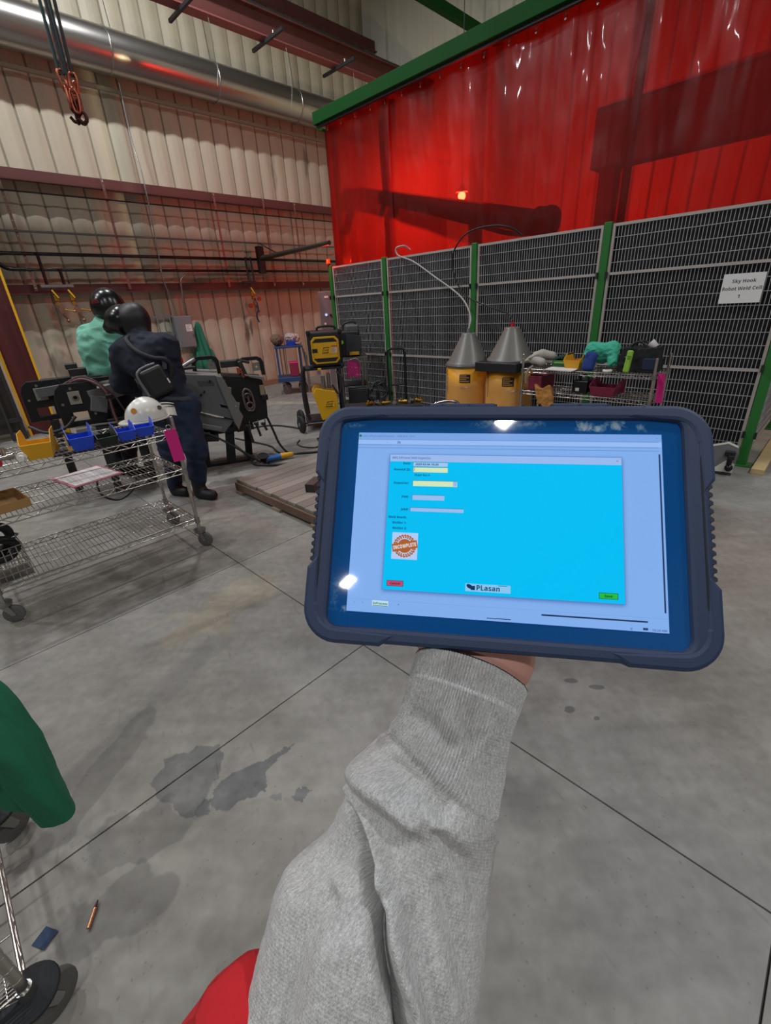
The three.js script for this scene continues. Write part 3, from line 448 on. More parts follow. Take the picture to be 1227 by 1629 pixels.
function caster(parent, x, z, turn, r = 0.05) {
  const g = mesh('caster', [put(cyl(0.045, 0.04, 0.02, 0, 2 * r + 0.02, 0, 0, 0, 0, 18), 0, 0, 0), ...[-1, 1].map(s => put(poly([[-0.02, 2 * r + 0.015], [0.02, 2 * r + 0.015], [r * 0.75, r], [r * 0.6, r * 0.85], [r * 0.35, r * 0.9]], 0.003), 0, 0, s * 0.02 - 0.0015)), cyl(0.011, 0.011, 0.05, 0, 2 * r + 0.05, 0, 0, 0, 0, 10)], C.steel, parent);
  g.position.set(x, 0, z); g.rotation.y = turn;
  mesh('wheel', [put(lathe([[0.008, -0.015], [r * 0.55, -0.015], [r * 0.62, -0.011], [r * 0.95, -0.013], [r, -0.006], [r, 0.006], [r * 0.95, 0.013], [r * 0.62, 0.011], [r * 0.55, 0.015], [0.008, 0.015]], 28), r * 0.5, r, 0, Math.PI / 2, 0, 0)], M(0x5c5a58, 0.6), g);
}
function partsBin(name, label, w, d, h, m, [x, y, z], turn, group) { // hopper fronted stacking bin
  const t = thing(name, label, 'bin', [x, y, z], turn, group), k = 0.004, wb = w * 0.72;
  const side = s => { const g = poly([[d / 2, 0.0], [d / 2 + 0.02, h * 0.62], [d * 0.2, h], [-d / 2, h], [-d / 2, 0]], k); g.rotateY(-Math.PI / 2); return put(g, 0, 0, 0, 0, 0, 0); };
  for (const s of [-1, 1]) { const g = side(s), p = g.attributes.position; for (let i = 0; i < p.count; i++) { const yy = p.getY(i) / h; p.setX(i, p.getX(i) + s * (wb / 2 + (w - wb) / 2 * Math.min(1, yy * 1.3))); } g.computeVertexNormals(); mesh('side_wall', g, m, t); }
  const fr = poly([[-wb / 2, 0], [wb / 2, 0], [wb / 2 + (w - wb) * 0.4, h * 0.62], [-wb / 2 - (w - wb) * 0.4, h * 0.62]], k, 0.001); fr.rotateX(0.22); mesh('front_wall', put(fr, 0, 0.001, d / 2 - 0.002), m, t);
  mesh('bottom', box(wb, k, d, 0, k / 2, 0), m, t); mesh('back_wall', box(w * 0.95, h * 0.55, k, 0, h * 0.275, -d / 2), m, t);
  return t;
}
{ // shelf unit before the fence
  const t = thing('wire_shelf_unit', 'chrome wire shelf unit full of gear before the fence', 'shelf', [4.64, 0, -1.76], -Math.PI / 2), L = 1.27, D = 0.44;
  shelfPosts(t, L, D, 0.12, 1.06); for (const y of [0.25, 0.70, 0.92]) wireShelf(t, L, D, y); for (const sx of [-1, 1]) for (const sz of [-1, 1]) caster(t, sx * (L / 2 - 0.02), sz * (D / 2 - 0.02), sx * 0.6, 0.045);
  const at = (lx, y, lz) => [4.64 - lz, y, -1.76 + lx], T = -Math.PI / 2, top = 0.926, low = 0.706;
  const glove = (lx, lz, a, lab) => { const f = [bone([0, 0.03, 0], [0.1, 0.05, 0], 0.04, 0.045), bone([0.1, 0.05, 0], [0.17, 0.045, 0.01], 0.04, 0.03)]; for (let i = 0; i < 4; i++) f.push(bone([0.16, 0.045, -0.03 + i * 0.02], [0.23, 0.015, -0.045 + i * 0.028], 0.015, 0.012)); f.push(bone([0.1, 0.04, 0.03], [0.15, 0.02, 0.07], 0.017, 0.013)); const o = mesh('welding_glove', nets(join(f, 0.02), [-0.08, -0.03, -0.1], [0.28, 0.13, 0.12], 0.008), M(0xa9a39b, 0.9)); o.position.set(...at(lx, top + 0.012, lz)); o.rotation.set(0, a, 0); tag(o, lab, 'glove', 'pale gloves on the shelf unit'); return o; };
  glove(-0.5, 0.02, 1.4, 'pale grey work glove lying at the end of the shelf'); const g2 = glove(-0.44, -0.08, 2.0, 'pale grey work glove piled behind the first glove'); g2.position.y += 0.055;
  const rag = mesh('hanging_strap', tube([[...at(-0.53, top + 0.02, 0.16)], [...at(-0.54, top - 0.02, 0.24)], [...at(-0.55, top - 0.14, 0.24)]], 0.012, 14), M(0x85807a, 0.9)); tag(rag, 'grey strap hanging over the shelf edge by the gloves', 'strap');
  const gb = thing('green_case', 'dark green tool case between gloves and yellow bin', 'case', at(-0.3, top, -0.02), T); mesh('body', rbox(0.15, 0.07, 0.16, 0.012, 0, 0.035, 0), M(0x1c5a3c, 0.5), gb); mesh('lid', put(poly([[-0.075, 0], [0.075, 0.05], [0.075, 0.065], [-0.075, 0.015]], 0.15, 0.003), 0, 0.072, -0.075), M(0x1c4a3a, 0.5), gb); mesh('latch', box(0.1, 0.012, 0.01, 0, 0.05, 0.083), C.lime, gb);
  const yb = partsBin('yellow_bin', 'yellow parts bin holding a red box on the shelf unit', 0.17, 0.2, 0.14, C.wyellow, at(-0.14, top, 0.02), T); const rbx = thing('red_box', 'small red box inside the yellow bin', 'box', at(-0.14, top + 0.005, 0.03), T); mesh('body', rbox(0.09, 0.075, 0.06, 0.006, 0, 0.038, 0.03), C.red, rbx); mesh('band', box(0.092, 0.018, 0.062, 0, 0.045, 0.03), C.pink, rbx);
  const pp = thing('paper_stack', 'white sheets of paper lying on the shelf front edge', 'paper', at(-0.22, top, 0.17), T); for (let i = 0; i < 3; i++) mesh('sheet', box(0.28, 0.003, 0.2, 0.004 * i, 0.002 + i * 0.0035, 0, 0, 0.05 * i, 0), C.paper, pp);
  const tj = nets((x, y, z) => join([bone([-0.12, 0.05, 0.05], [-0.1, 0.17, 0], 0.05, 0.055), bone([-0.1, 0.17, 0], [0.09, 0.18, 0], 0.05, 0.05), bone([0.09, 0.18, 0], [0.12, 0.06, 0.05], 0.055, 0.05), bone([-0.02, 0.12, -0.06], [0.05, 0.14, -0.06], 0.09, 0.07)], 0.05)(x, y, z) + 0.03 * Math.abs(fbm3(x * 14, y * 20, z * 14, 3)) - 0.004, [-0.22, -0.03, -0.2], [0.23, 0.28, 0.15], 0.011);
  const to = mesh('folded_jacket', tj, M(0x3fae90, 0.85)); to.position.set(...at(0.09, top + 0.01, 0.0)); to.rotation.y = T; tag(to, 'teal green jacket bundled in a loop on the shelf', 'jacket');
  const bg = nets((x, y, z) => join([bone([-0.07, 0.02, 0], [-0.05, 0.13, 0], 0.04, 0.03), bone([-0.02, 0.02, 0.02], [0, 0.12, 0], 0.035, 0.03)], 0.04)(x, y, z) + 0.008 * fbm3(x * 30, y * 30, z * 30, 2), [-0.15, -0.04, -0.1], [0.08, 0.2, 0.1], 0.01); const bo = mesh('blue_cloth', bg, M(0x20357e, 0.85)); bo.position.set(...at(0.07, top + 0.015, 0.14)); bo.rotation.y = T; tag(bo, 'navy blue cloth tucked in front of the teal jacket', 'cloth');
  const wp = thing('tape_roll', 'small white roll in front of the teal jacket', 'tape', at(0.21, top, 0.16), T); mesh('roll', put(lathe([[0.022, 0], [0.04, 0], [0.04, 0.02], [0.022, 0.02], [0.022, 0]], 24), 0, 0, 0), C.white, wp); mesh('core', put(lathe([[0.02, 0], [0.023, 0], [0.023, 0.02], [0.02, 0.02], [0.02, 0]], 20), 0, 0, 0), C.cardboard, wp);
  const kb = thing('tool_bag', 'black tool bag with loops at the shelf right end', 'bag', at(0.42, top, -0.03), T);
  mesh('body', nets((x, y, z) => { const q = [Math.abs(x) - 0.16 + y * 0.18, Math.abs(y - 0.1) - 0.09, Math.abs(z) - 0.09]; return Math.max(q[0], q[1], q[2]) * 0.9 + 0.012 * fbm3(x * 18, y * 18, z * 18, 2) - 0.012; }, [-0.22, -0.04, -0.15], [0.22, 0.26, 0.15], 0.012), M(0x121519, 0.8), kb); mesh('handle', [torus(0.06, 0.01, -0.02, 0.19, 0.05, 0, 0, 0, Math.PI), torus(0.06, 0.01, -0.02, 0.19, -0.05, 0, 0, 0, Math.PI)], C.black, kb); mesh('pocket', rbox(0.1, 0.1, 0.03, 0.01, 0.1, 0.07, 0.1), C.navy, kb); mesh('tag', box(0.03, 0.015, 0.003, -0.09, 0.12, 0.105), C.white, kb);
  const lb = thing('green_level', 'lime green ribbed tool standing against the black bag', 'tool', at(0.37, top, 0.14), T); mesh('body', rbox(0.052, 0.19, 0.03, 0.014, 0, 0.095, 0, -0.1, 0, -0.06), C.lime, lb); for (let i = 0; i < 4; i++) mesh('rib', box(0.03, 0.008, 0.006, 0.005, 0.08 + i * 0.02, 0.012 + (i - 2) * 0.001, -0.1, 0, -0.06), M(0x4d7a22, 0.5), lb);
  const cu = thing('paper_cup', 'crumpled pale cup on top corner behind black bag', 'cup', at(0.52, top + 0.2, -0.05), T); mesh('cup', put(lathe([[0.0, 0], [0.03, 0], [0.038, 0.06], [0.035, 0.06], [0.028, 0.004]], 20), 0, 0.0, 0, 0, 0, 0.9), C.paper, cu);
  // lower tier
  const wb = thing('wine_box', 'dark wine red carton on the lower tier left end', 'box', at(-0.5, low, 0), T); mesh('carton', rbox(0.15, 0.14, 0.3, 0.008, 0, 0.07, 0), C.wine, wb); mesh('flap', box(0.15, 0.004, 0.1, 0, 0.143, 0.1, -0.3, 0, 0), C.wine, wb);
  const pb = nets((x, y, z) => Math.max(Math.abs(x + 0.25 * y) - 0.085, Math.abs(y) - 0.1 - 0.02 * Math.sin(x * 40), Math.abs(z) - 0.02) + 0.014 * fbm3(x * 25, y * 25, z * 25, 3), [-0.2, -0.18, -0.08], [0.2, 0.2, 0.08], 0.01); const po = mesh('paper_bag', pb, M(0xb07a3c, 0.9)); po.position.set(...at(-0.33, 0.665, 0.245)); po.rotation.y = T; tag(po, 'crumpled brown paper hanging at the lower tier', 'paper');
  const kk = thing('drill_case', 'black box shape with white mark on the lower tier', 'case', at(-0.03, low, 0.05), T); mesh('body', rbox(0.15, 0.13, 0.2, 0.02, 0, 0.065, 0), C.blackGloss, kk); mesh('mark', box(0.035, 0.03, 0.003, -0.02, 0.04, 0.101), C.white, kk); mesh('grip', torus(0.04, 0.01, 0, 0.13, 0, 0, 0, 0, Math.PI), C.black, kk);
  partsBin('wine_bin', 'wine red parts bin on the lower tier', 0.25, 0.24, 0.14, C.wine, at(0.2, low, 0.06), T);
  const pk = thing('pink_card', 'bright pink card holder at the shelf right post', 'card holder', at(0.66, 0.68, 0.12), T - 0.5); mesh('card', box(0.07, 0.25, 0.006, 0, 0.125, 0, 0, 0, 0.1), C.pink, pk); mesh('clip', box(0.03, 0.02, 0.012, 0.012, 0.26, 0), C.chrome, pk);
}
{ // welding wire drums
  const film = M(0xffffff, 0.22, 0, { transmission: 0.94, thickness: 0 }), hood = M(0x77756f, 0.42, 0, { transmission: 0.15, thickness: 0, clearcoat: 0.25, clearcoatRoughness: 0.3 });
  const drum = (z, label, lid, tip) => {
    const t = thing('wire_drum', label, 'drum', [4.85, 0, z], 0, 'welding wire drums');
    mesh('barrel', lathe([[0, 0], [0.262, 0], [0.262, 0.3], [0.258, 0.31], [0.262, 0.32], [0.262, 0.6], [0.258, 0.61], [0.262, 0.62], [0.262, 0.86], [0.0, 0.86]], 48), M(0xdf9a1a, 0.5), t);
    mesh('rim', [torus(0.264, 0.012, 0, 0.88, 0, Math.PI / 2, 0, 0, Math.PI * 2, 48), cyl(0.27, 0.27, 0.03, 0, 0.875, 0, 0, 0, 0, 48)], lid ? C.black : C.greyPlastic, t);
    if (lid) mesh('lid_tray', rbox(0.5, 0.1, 0.53, 0.01, -0.06, 0.9, -0.01), M(0x1a1c22, 0.5), t);
    const y = lid ? 0.95 : 0.89;
    mesh('hood', put(lathe([[0.262, 0], [0.262, 0.015], [0.235, 0.04], [0.1, 0.3], [0.085, 0.33], [0.08, 0.345], [0.0, 0.35]], 48), 0, y, 0), hood, t);
    mesh('outlet', cyl(0.02, 0.024, 0.05, 0, y + 0.37, 0, 0, 0, 0, 14), tip, t);
    mesh('label', put(new THREE.CylinderGeometry(0.2635, 0.2635, 0.1, 14, 1, true, -1.35, 0.5), 0, 0.74, 0), canvasMat(256, 128, (g, w, h) => { g.fillStyle = '#2a1d10'; g.fillRect(0, 0, w, h); g.fillStyle = '#d9a05a'; for (let i = 0; i < 4; i++) g.fillRect(14, 16 + i * 28, 150 + (i % 2) * 60, 10); }), t);
    mesh('seam', put(new THREE.CylinderGeometry(0.2635, 0.2635, 0.3, 4, 1, true, -2.2, 0.05), 0, 0.7, 0), C.black, t);
    const g = new THREE.CylinderGeometry(0.272, 0.278, 0.7, 72, 30, true), p = g.attributes.position; // loose stretch film
    for (let i = 0; i < p.count; i++) { const x = p.getX(i), yy = p.getY(i), zz = p.getZ(i), a = Math.atan2(zz, x), f = 1 + 0.025 * Math.abs(fbm3(Math.cos(a) * 4, yy * 7, Math.sin(a) * 4 + z, 3)) * 1.3; p.setXYZ(i, x * f, yy + (yy > 0.3 ? 0.05 * Math.sin(a * 3 + z) : 0), zz * f); }
    g.computeVertexNormals(); mesh('stretch_film', put(g, 0, 0.37, 0), film, t);
  };
  drum(-3.34, 'yellow wire drum with grey cone hood, the one farther from wire shelf', false, C.greyPaint); drum(-2.76, 'yellow wire drum with black lid tray under its cone hood', true, C.red);
  tag(mesh('wire_conduit', tube([[4.85, 1.28, -3.34], [5.0, 1.4, -3.42], [5.18, 1.62, -3.68], [5.24, 1.9, -4.17], [5.24, 2.11, -4.54], [5.24, 2.22, -4.82], [5.24, 2.29, -4.84], [5.3, 2.31, -4.72], [5.36, 2.26, -4.68]], 0.011, 80), M(0x9a9894, 0.4)), 'pale grey hose looping from drum hood over the fence', 'hose');
  tag(mesh('wire_conduit', tube([[4.85, 1.36, -2.76], [4.98, 1.42, -2.88], [5.2, 1.53, -3.36], [5.24, 1.66, -3.68], [5.24, 1.87, -3.84], [5.24, 2.12, -3.87], [5.24, 2.31, -3.7], [5.25, 2.36, -3.37], [5.27, 2.31, -3.09], [5.35, 2.22, -2.98]], 0.009, 80), C.black), 'black hose looping from red tipped drum over the fence', 'hose');
}
{ // welding power source on its cart
  const t = thing('welding_machine', 'yellow and black welding power source on a wheeled cart', 'welder', [3.75, 0, -5.35], -0.611);
  const logo = canvasMat(512, 300, (g, w, h) => { g.fillStyle = '#e0ab14'; g.fillRect(0, 0, w, h); g.fillStyle = '#16140e'; g.transform(1, 0, -0.25, 1, 60, 0); g.fillRect(70, 20, 350, 40); g.fillRect(30, 240, 350, 40); g.fillRect(70, 20, 60, 60); g.fillRect(330, 220, 60, 60); g.font = 'bold 150px sans-serif'; g.fillText('ESAB', 40, 205, 360); });
  mesh('case', rbox(0.46, 0.47, 0.42, 0.04, 0.382, 1.09, -0.21), C.black, t);
  const ch = (w, h, c) => [[-w + c, -h], [w - c, -h], [w, -h + c], [w, h - c], [w - c, h], [-w + c, h], [-w, h - c], [-w, -h + c]];
  mesh('front_panel', put(poly(ch(0.185, 0.17, 0.045), 0.012, 0.003), 0.38, 1.08, 0.0), C.yellow, t); mesh('inset', put(poly(ch(0.165, 0.15, 0.04), 0.004), 0.38, 1.08, 0.014), M(0x2a2418, 0.5), t); mesh('fascia', box(0.325, 0.2, 0.008, 0.38, 1.08, 0.016), C.yellow, t);
  for (const y of [1.205, 0.955]) { mesh('vent', box(0.24, 0.035, 0.01, 0.38, y, 0.016), C.black, t); }
  mesh('side_notch', box(0.07, 0.05, 0.012, 0.235, 1.08, 0.018), C.black, t); mesh('logo_plate', box(0.13, 0.09, 0.004, 0.385, 1.08, 0.022), logo, t);
  mesh('rating_plate', box(0.08, 0.1, 0.004, 0.5, 1.085, 0.022), canvasMat(128, 160, (g, w, h) => { g.fillStyle = '#d8b59a'; g.fillRect(0, 0, w, h); g.fillStyle = '#a63a30'; g.fillRect(0, 0, w, 26); g.fillStyle = '#705040'; for (let i = 0; i < 7; i++) g.fillRect(10, 40 + i * 16, 90 - (i % 3) * 20, 6); }), t);
  mesh('handle', tube([[0.3, 1.31, -0.1], [0.3, 1.36, -0.1], [0.34, 1.375, -0.1], [0.5, 1.375, -0.1], [0.54, 1.36, -0.1], [0.54, 1.31, -0.1]], 0.016, 30), C.black, t);
  for (const [x, y] of [[0.17, 0.87], [0.595, 0.87], [0.17, 1.31], [0.595, 1.31]]) mesh('corner_guard', rbox(0.06, 0.06, 0.05, 0.02, x, y, -0.01), C.rubber, t);
  mesh('cart_frame', [tube([[0.06, 0.88, 0], [0.03, 0.8, 0], [0.02, 0.3, 0.02], [0.06, 0.16, 0.02]], 0.024, 24), tube([[0.55, 0.85, 0], [0.55, 0.3, 0.02], [0.55, 0.12, 0.02]], 0.018, 20), box(0.56, 0.03, 0.4, 0.32, 0.84, -0.2), box(0.6, 0.03, 0.45, 0.3, 0.13, -0.18), tube([[0.06, 0.85, -0.38], [0.04, 0.5, -0.38], [0.06, 0.16, -0.38]], 0.02, 16), tube([[0.55, 0.85, -0.38], [0.55, 0.15, -0.38]], 0.018, 8)], M(0x20242c, 0.45), t);
  mesh('cooler', put(poly([[0.15, 0.52], [0.19, 0.58], [0.47, 0.52], [0.47, 0.15], [0.24, 0.15]], 0.4, 0.01), 0, 0, -0.36), C.yellow, t); mesh('logo_plate', box(0.14, 0.085, 0.004, 0.36, 0.36, 0.055), logo, t);
  for (const [x, z] of [[-0.07, 0.1], [-0.07, -0.36]]) { const w = mesh('wheel', put(lathe([[0.02, -0.03], [0.07, -0.03], [0.075, -0.02], [0.105, -0.028], [0.118, -0.012], [0.118, 0.012], [0.105, 0.028], [0.075, 0.02], [0.07, 0.03], [0.02, 0.03]], 32), x, 0.118, z, 0, 0.35, Math.PI / 2, 'YXZ'), C.rubber, t); mesh('hub', cyl(0.03, 0.03, 0.07, x, 0.118, z, 0, 0.35, Math.PI / 2, 12), C.steel, w); }
  mesh('axle', rod(V(-0.07, 0.118, 0.1), V(0.1, 0.14, 0.05), 0.012), C.darkSteel, t); for (const z of [0.02, -0.4]) mesh('foot', cyl(0.05, 0.05, 0.1, 0.52, 0.05, z, Math.PI / 2, 0, 0, 16), C.rubber, t);
  mesh('gas_valve', [cyl(0.03, 0.03, 0.16, 0.3, 0.66, 0.02, 0, 0, 0, 14), box(0.05, 0.04, 0.05, 0.26, 0.79, 0.02), cyl(0.025, 0.025, 0.2, 0.38, 0.68, 0.0, 0, 0, 0, 12)], C.steel, t); mesh('connector', [rbox(0.05, 0.03, 0.04, 0.008, 0.27, 0.84, 0.03)], C.wyellow, t);
  mesh('cable_loop', tube([[0.5, 0.8, 0.03], [0.56, 0.7, 0.06], [0.5, 0.5, 0.06], [0.42, 0.62, 0.04]], 0.014, 30), C.cable, t);
  // wire feeder next to it
  const f = thing('wire_feeder', 'dark wire feeder with yellow stripe right of the welder', 'wire feeder', [4.52, 0, -5.42], -0.68);
  mesh('case', rbox(0.3, 0.36, 0.5, 0.03, 0.19, 1.1, -0.25), C.black, f); mesh('top_cover', rbox(0.2, 0.1, 0.4, 0.03, 0.24, 1.31, -0.22), M(0x55565a, 0.5), f); mesh('side_door', put(poly([[0.1, 0.94], [0.32, 0.94], [0.34, 1.2], [0.12, 1.24]], 0.02, 0.003), 0.02, 0, 0), M(0x30343a, 0.4), f); mesh('stripe', box(0.14, 0.045, 0.012, 0.24, 0.97, 0.03), C.wyellow, f); mesh('display', cyl(0.025, 0.025, 0.012, 0.07, 1.13, 0.008, Math.PI / 2, 0, 0, 18), M(0x9ad02a, 0.4), f); mesh('handle', tube([[0.1, 1.28, -0.1], [0.12, 1.37, -0.1], [0.28, 1.39, -0.1], [0.32, 1.3, -0.1]], 0.014, 20), C.black, f);
  mesh('stand', [box(0.42, 0.02, 0.5, 0.22, 0.91, -0.25), ...[[0.04, 0.0], [0.4, 0.0], [0.04, -0.48], [0.4, -0.48]].map(([x, z]) => cyl(0.014, 0.014, 0.9, x, 0.45, z, 0, 0, 0, 10))], C.steel, f);
  for (const y of [0.2, 0.5]) mesh('shelf', box(0.4, 0.015, 0.5, 0.22, y, -0.25), C.darkSteel, f);
  const k = thing('pink_holder', 'bright pink slotted plate hanging below the wire feeder', 'plate', [4.42, 0.66, -5.13], -0.68); const ho = []; for (let i = 0; i < 2; i++) for (let j = 0; j < 4; j++) ho.push([[0.03 + i * 0.08, 0.03 + j * 0.05], [0.08 + i * 0.08, 0.035 + j * 0.05], [0.08 + i * 0.08, 0.045 + j * 0.05], [0.03 + i * 0.08, 0.04 + j * 0.05]]); mesh('plate', poly([[0, -0.02], [0.03, 0.02], [0.18, 0.0], [0.19, 0.23], [0.03, 0.24], [0, 0.2]], 0.006, 0, ho), C.pink, k); mesh('hose', tube([[0.05, 0.25, 0.02], [0.15, 0.26, 0.04], [0.2, 0.15, 0.04], [0.21, -0.05, 0.03], [0.2, -0.3, 0.03]], 0.01, 24), C.steel, k);
  const kc = thing('black_cabinet', 'low black cabinet standing under the pink slotted plate', 'cabinet', [4.36, 0, -5.03], -0.68); mesh('body', rbox(0.3, 0.52, 0.14, 0.015, 0.12, 0.27, 0), C.black, kc); mesh('door', rbox(0.26, 0.44, 0.012, 0.005, 0.12, 0.28, 0.075), C.rubber, kc); mesh('foot', box(0.26, 0.02, 0.1, 0.12, 0.01, 0), C.rubber, kc);
}
{ // hand truck, cable coil
  const t = thing('hand_truck', 'black hand truck with square hoop handle against the fence', 'hand truck', [4.72, 0, -5.0], -0.754);
  mesh('frame', [tube([[0.29, 0.1, 0], [0.29, 0.5, -0.02], [0.29, 0.95, -0.05], [0.31, 1.0, -0.05], [0.36, 1.01, -0.05], [0.47, 1.01, -0.05], [0.52, 1.0, -0.05], [0.54, 0.95, -0.05], [0.54, 0.5, -0.02], [0.54, 0.1, 0]], 0.016, 90), rod(V(0.29, 0.5, -0.02), V(0.54, 0.5, -0.02), 0.012), rod(V(0.29, 0.25, 0), V(0.54, 0.25, 0), 0.012)], M(0x14181f, 0.4), t);
  mesh('toe_plate', box(0.3, 0.012, 0.2, 0.415, 0.012, 0.1), C.darkSteel, t); for (const x of [0.24, 0.59]) mesh('wheel', put(lathe([[0.03, -0.025], [0.09, -0.03], [0.12, -0.02], [0.12, 0.02], [0.09, 0.03], [0.03, 0.025]], 28), x, 0.12, -0.06, 0, 0, Math.PI / 2), C.rubber, t);
  const c = thing('cable_coil', 'messy coil of dark cables at the foot of the hand truck', 'cable', [4.62, 0.35, -4.72], -0.7); const pts = []; for (let i = 0; i < 60; i++) { const a = i * 0.5; pts.push(V(0.12 * Math.cos(a) * (1 + 0.2 * Math.sin(i)), 0.1 + 0.14 * Math.sin(a) + 0.03 * Math.sin(i * 1.7), 0.03 * Math.cos(i * 0.9))); } mesh('cable', tube(pts, 0.012, 300, 6), C.cable, c); mesh('peg', rod(V(0, 0.12, -0.12), V(0, 0.12, 0.06), 0.015), C.darkSteel, c); mesh('stand', box(0.05, 0.47, 0.05, 0, -0.115, -0.1), C.darkSteel, c);
  const s = thing('parts_table', 'low dark table heaped with metal fittings behind the tablet', 'table', [4.05, 0, -4.35], -0.72); mesh('table_top', rbox(1.0, 0.03, 0.4, 0.01, 0.2, 0.4, 0), C.darkSteel, s); for (const [x, z] of [[-0.26, 0.16], [0.66, 0.16], [-0.26, -0.16], [0.66, -0.16]]) mesh('leg', box(0.04, 0.39, 0.04, x, 0.195, z), C.darkSteel, s);
  for (let i = 0; i < 7; i++) { const m = mesh('pipe_fitting', [cyl(0.018, 0.018, 0.1, 0, 0, 0, 0, 0, Math.PI / 2, 10), cyl(0.026, 0.026, 0.035, 0.04, 0, 0, 0, 0, Math.PI / 2, 6), cyl(0.014, 0.014, 0.05, -0.02, 0.02, 0, 0, 0, 0, 8)], i % 2 ? C.chrome : C.brass); const a = -0.2 + i * 0.11; m.position.set(4.05 + (0.2 + a) * 0.75 - 0.02, 0.442, -4.35 + (0.2 + a) * 0.66 + 0.05); m.rotation.y = i * 1.3; tag(m, 'small shiny pipe fitting heaped on the low table', 'fitting', 'fittings on the low table'); }
}
{ // blue cart by the wall
  const t = thing('blue_cart', 'blue steel cart loaded with odds and ends by the wall', 'cart', [5.55, 0, -8.35], -0.585);
  for (const [x, z] of [[-0.17, 0.2], [0.3, 0.2], [-0.17, -0.25], [0.3, -0.25]]) mesh('post', box(0.035, 0.66, 0.035, x, 0.6, z), C.blueSteel, t);
  mesh('deck', rbox(0.56, 0.09, 0.56, 0.01, 0.065, 0.3, -0.02), C.blueSteel, t); mesh('top_tray', rbox(0.54, 0.04, 0.52, 0.008, 0.065, 0.93, -0.02), C.blueSteel, t);
  for (const [x, z] of [[-0.1, 0.18], [0.24, 0.18], [-0.1, -0.2], [0.24, -0.2]]) caster(t, x, z, 0.4, 0.1);
  mesh('shelf_rod', [rod(V(-0.1, 0.36, 0.1), V(-0.1, 0.9, 0.1), 0.012), rod(V(-0.03, 0.36, 0.1), V(-0.03, 0.9, 0.1), 0.012)], C.chrome, t);
  const at = (x, y, z) => { const v = V(x, y, z).applyAxisAngle(V(0, 1, 0), -0.585); return [5.55 + v.x, y, -8.35 + v.z]; };
  partsBin('blue_bin', 'small blue bin on top of the blue cart', 0.2, 0.2, 0.13, C.blue, at(0.14, 0.952, 0.1), -0.585);
  const b1 = thing('brown_sack', 'brown crumpled sack on the blue cart top', 'sack', at(-0.13, 0.955, 0.06), -0.585); mesh('sack', put(nets((x, y, z) => egg([0, 0.1, 0], [0.12, 0.11, 0.14])(x, y, z) + 0.03 * fbm3(x * 14, y * 14, z * 14, 3), [-0.2, -0.05, -0.22], [0.2, 0.26, 0.22], 0.018), 0, 0.015, 0), M(0x6a5544, 0.85), b1);
  const b2 = thing('plastic_bag', 'clear crumpled plastic bag piled on the blue cart', 'bag', at(0.18, 1.0, -0.16), -0.585); mesh('bag', put(nets((x, y, z) => egg([0, 0.08, 0], [0.16, 0.09, 0.12])(x, y, z) + 0.045 * fbm3(x * 18, y * 18, z * 18, 3), [-0.24, -0.08, -0.2], [0.24, 0.24, 0.2], 0.018), 0, 0, 0), M(0xbdb8b2, 0.35, 0, { transmission: 0.3, thickness: 0 }), b2);
  const b3 = thing('magenta_box', 'magenta plastic box on the blue cart lower deck', 'box', at(0.14, 0.346, 0.08), -0.585); mesh('body', rbox(0.18, 0.26, 0.22, 0.015, 0, 0.13, 0), C.wine, b3); mesh('lid', rbox(0.19, 0.03, 0.23, 0.01, 0, 0.27, 0), C.pink, b3);
  const b4 = thing('metal_jumble', 'chrome brackets leaning at the right end of the blue cart', 'bracket', at(0.4, 0.0, 0.18), -0.585); for (let i = 0; i < 5; i++) mesh('bracket', strut(V(-0.02 + 0.015 * i, 0.02 + 0.03 * i, 0.05 - 0.05 * i), V(0.02 - 0.02 * i, 0.75 + 0.06 * i, 0.02 - 0.04 * i), 0.03, 0.02), i % 2 ? C.chrome : C.steel, b4);
}
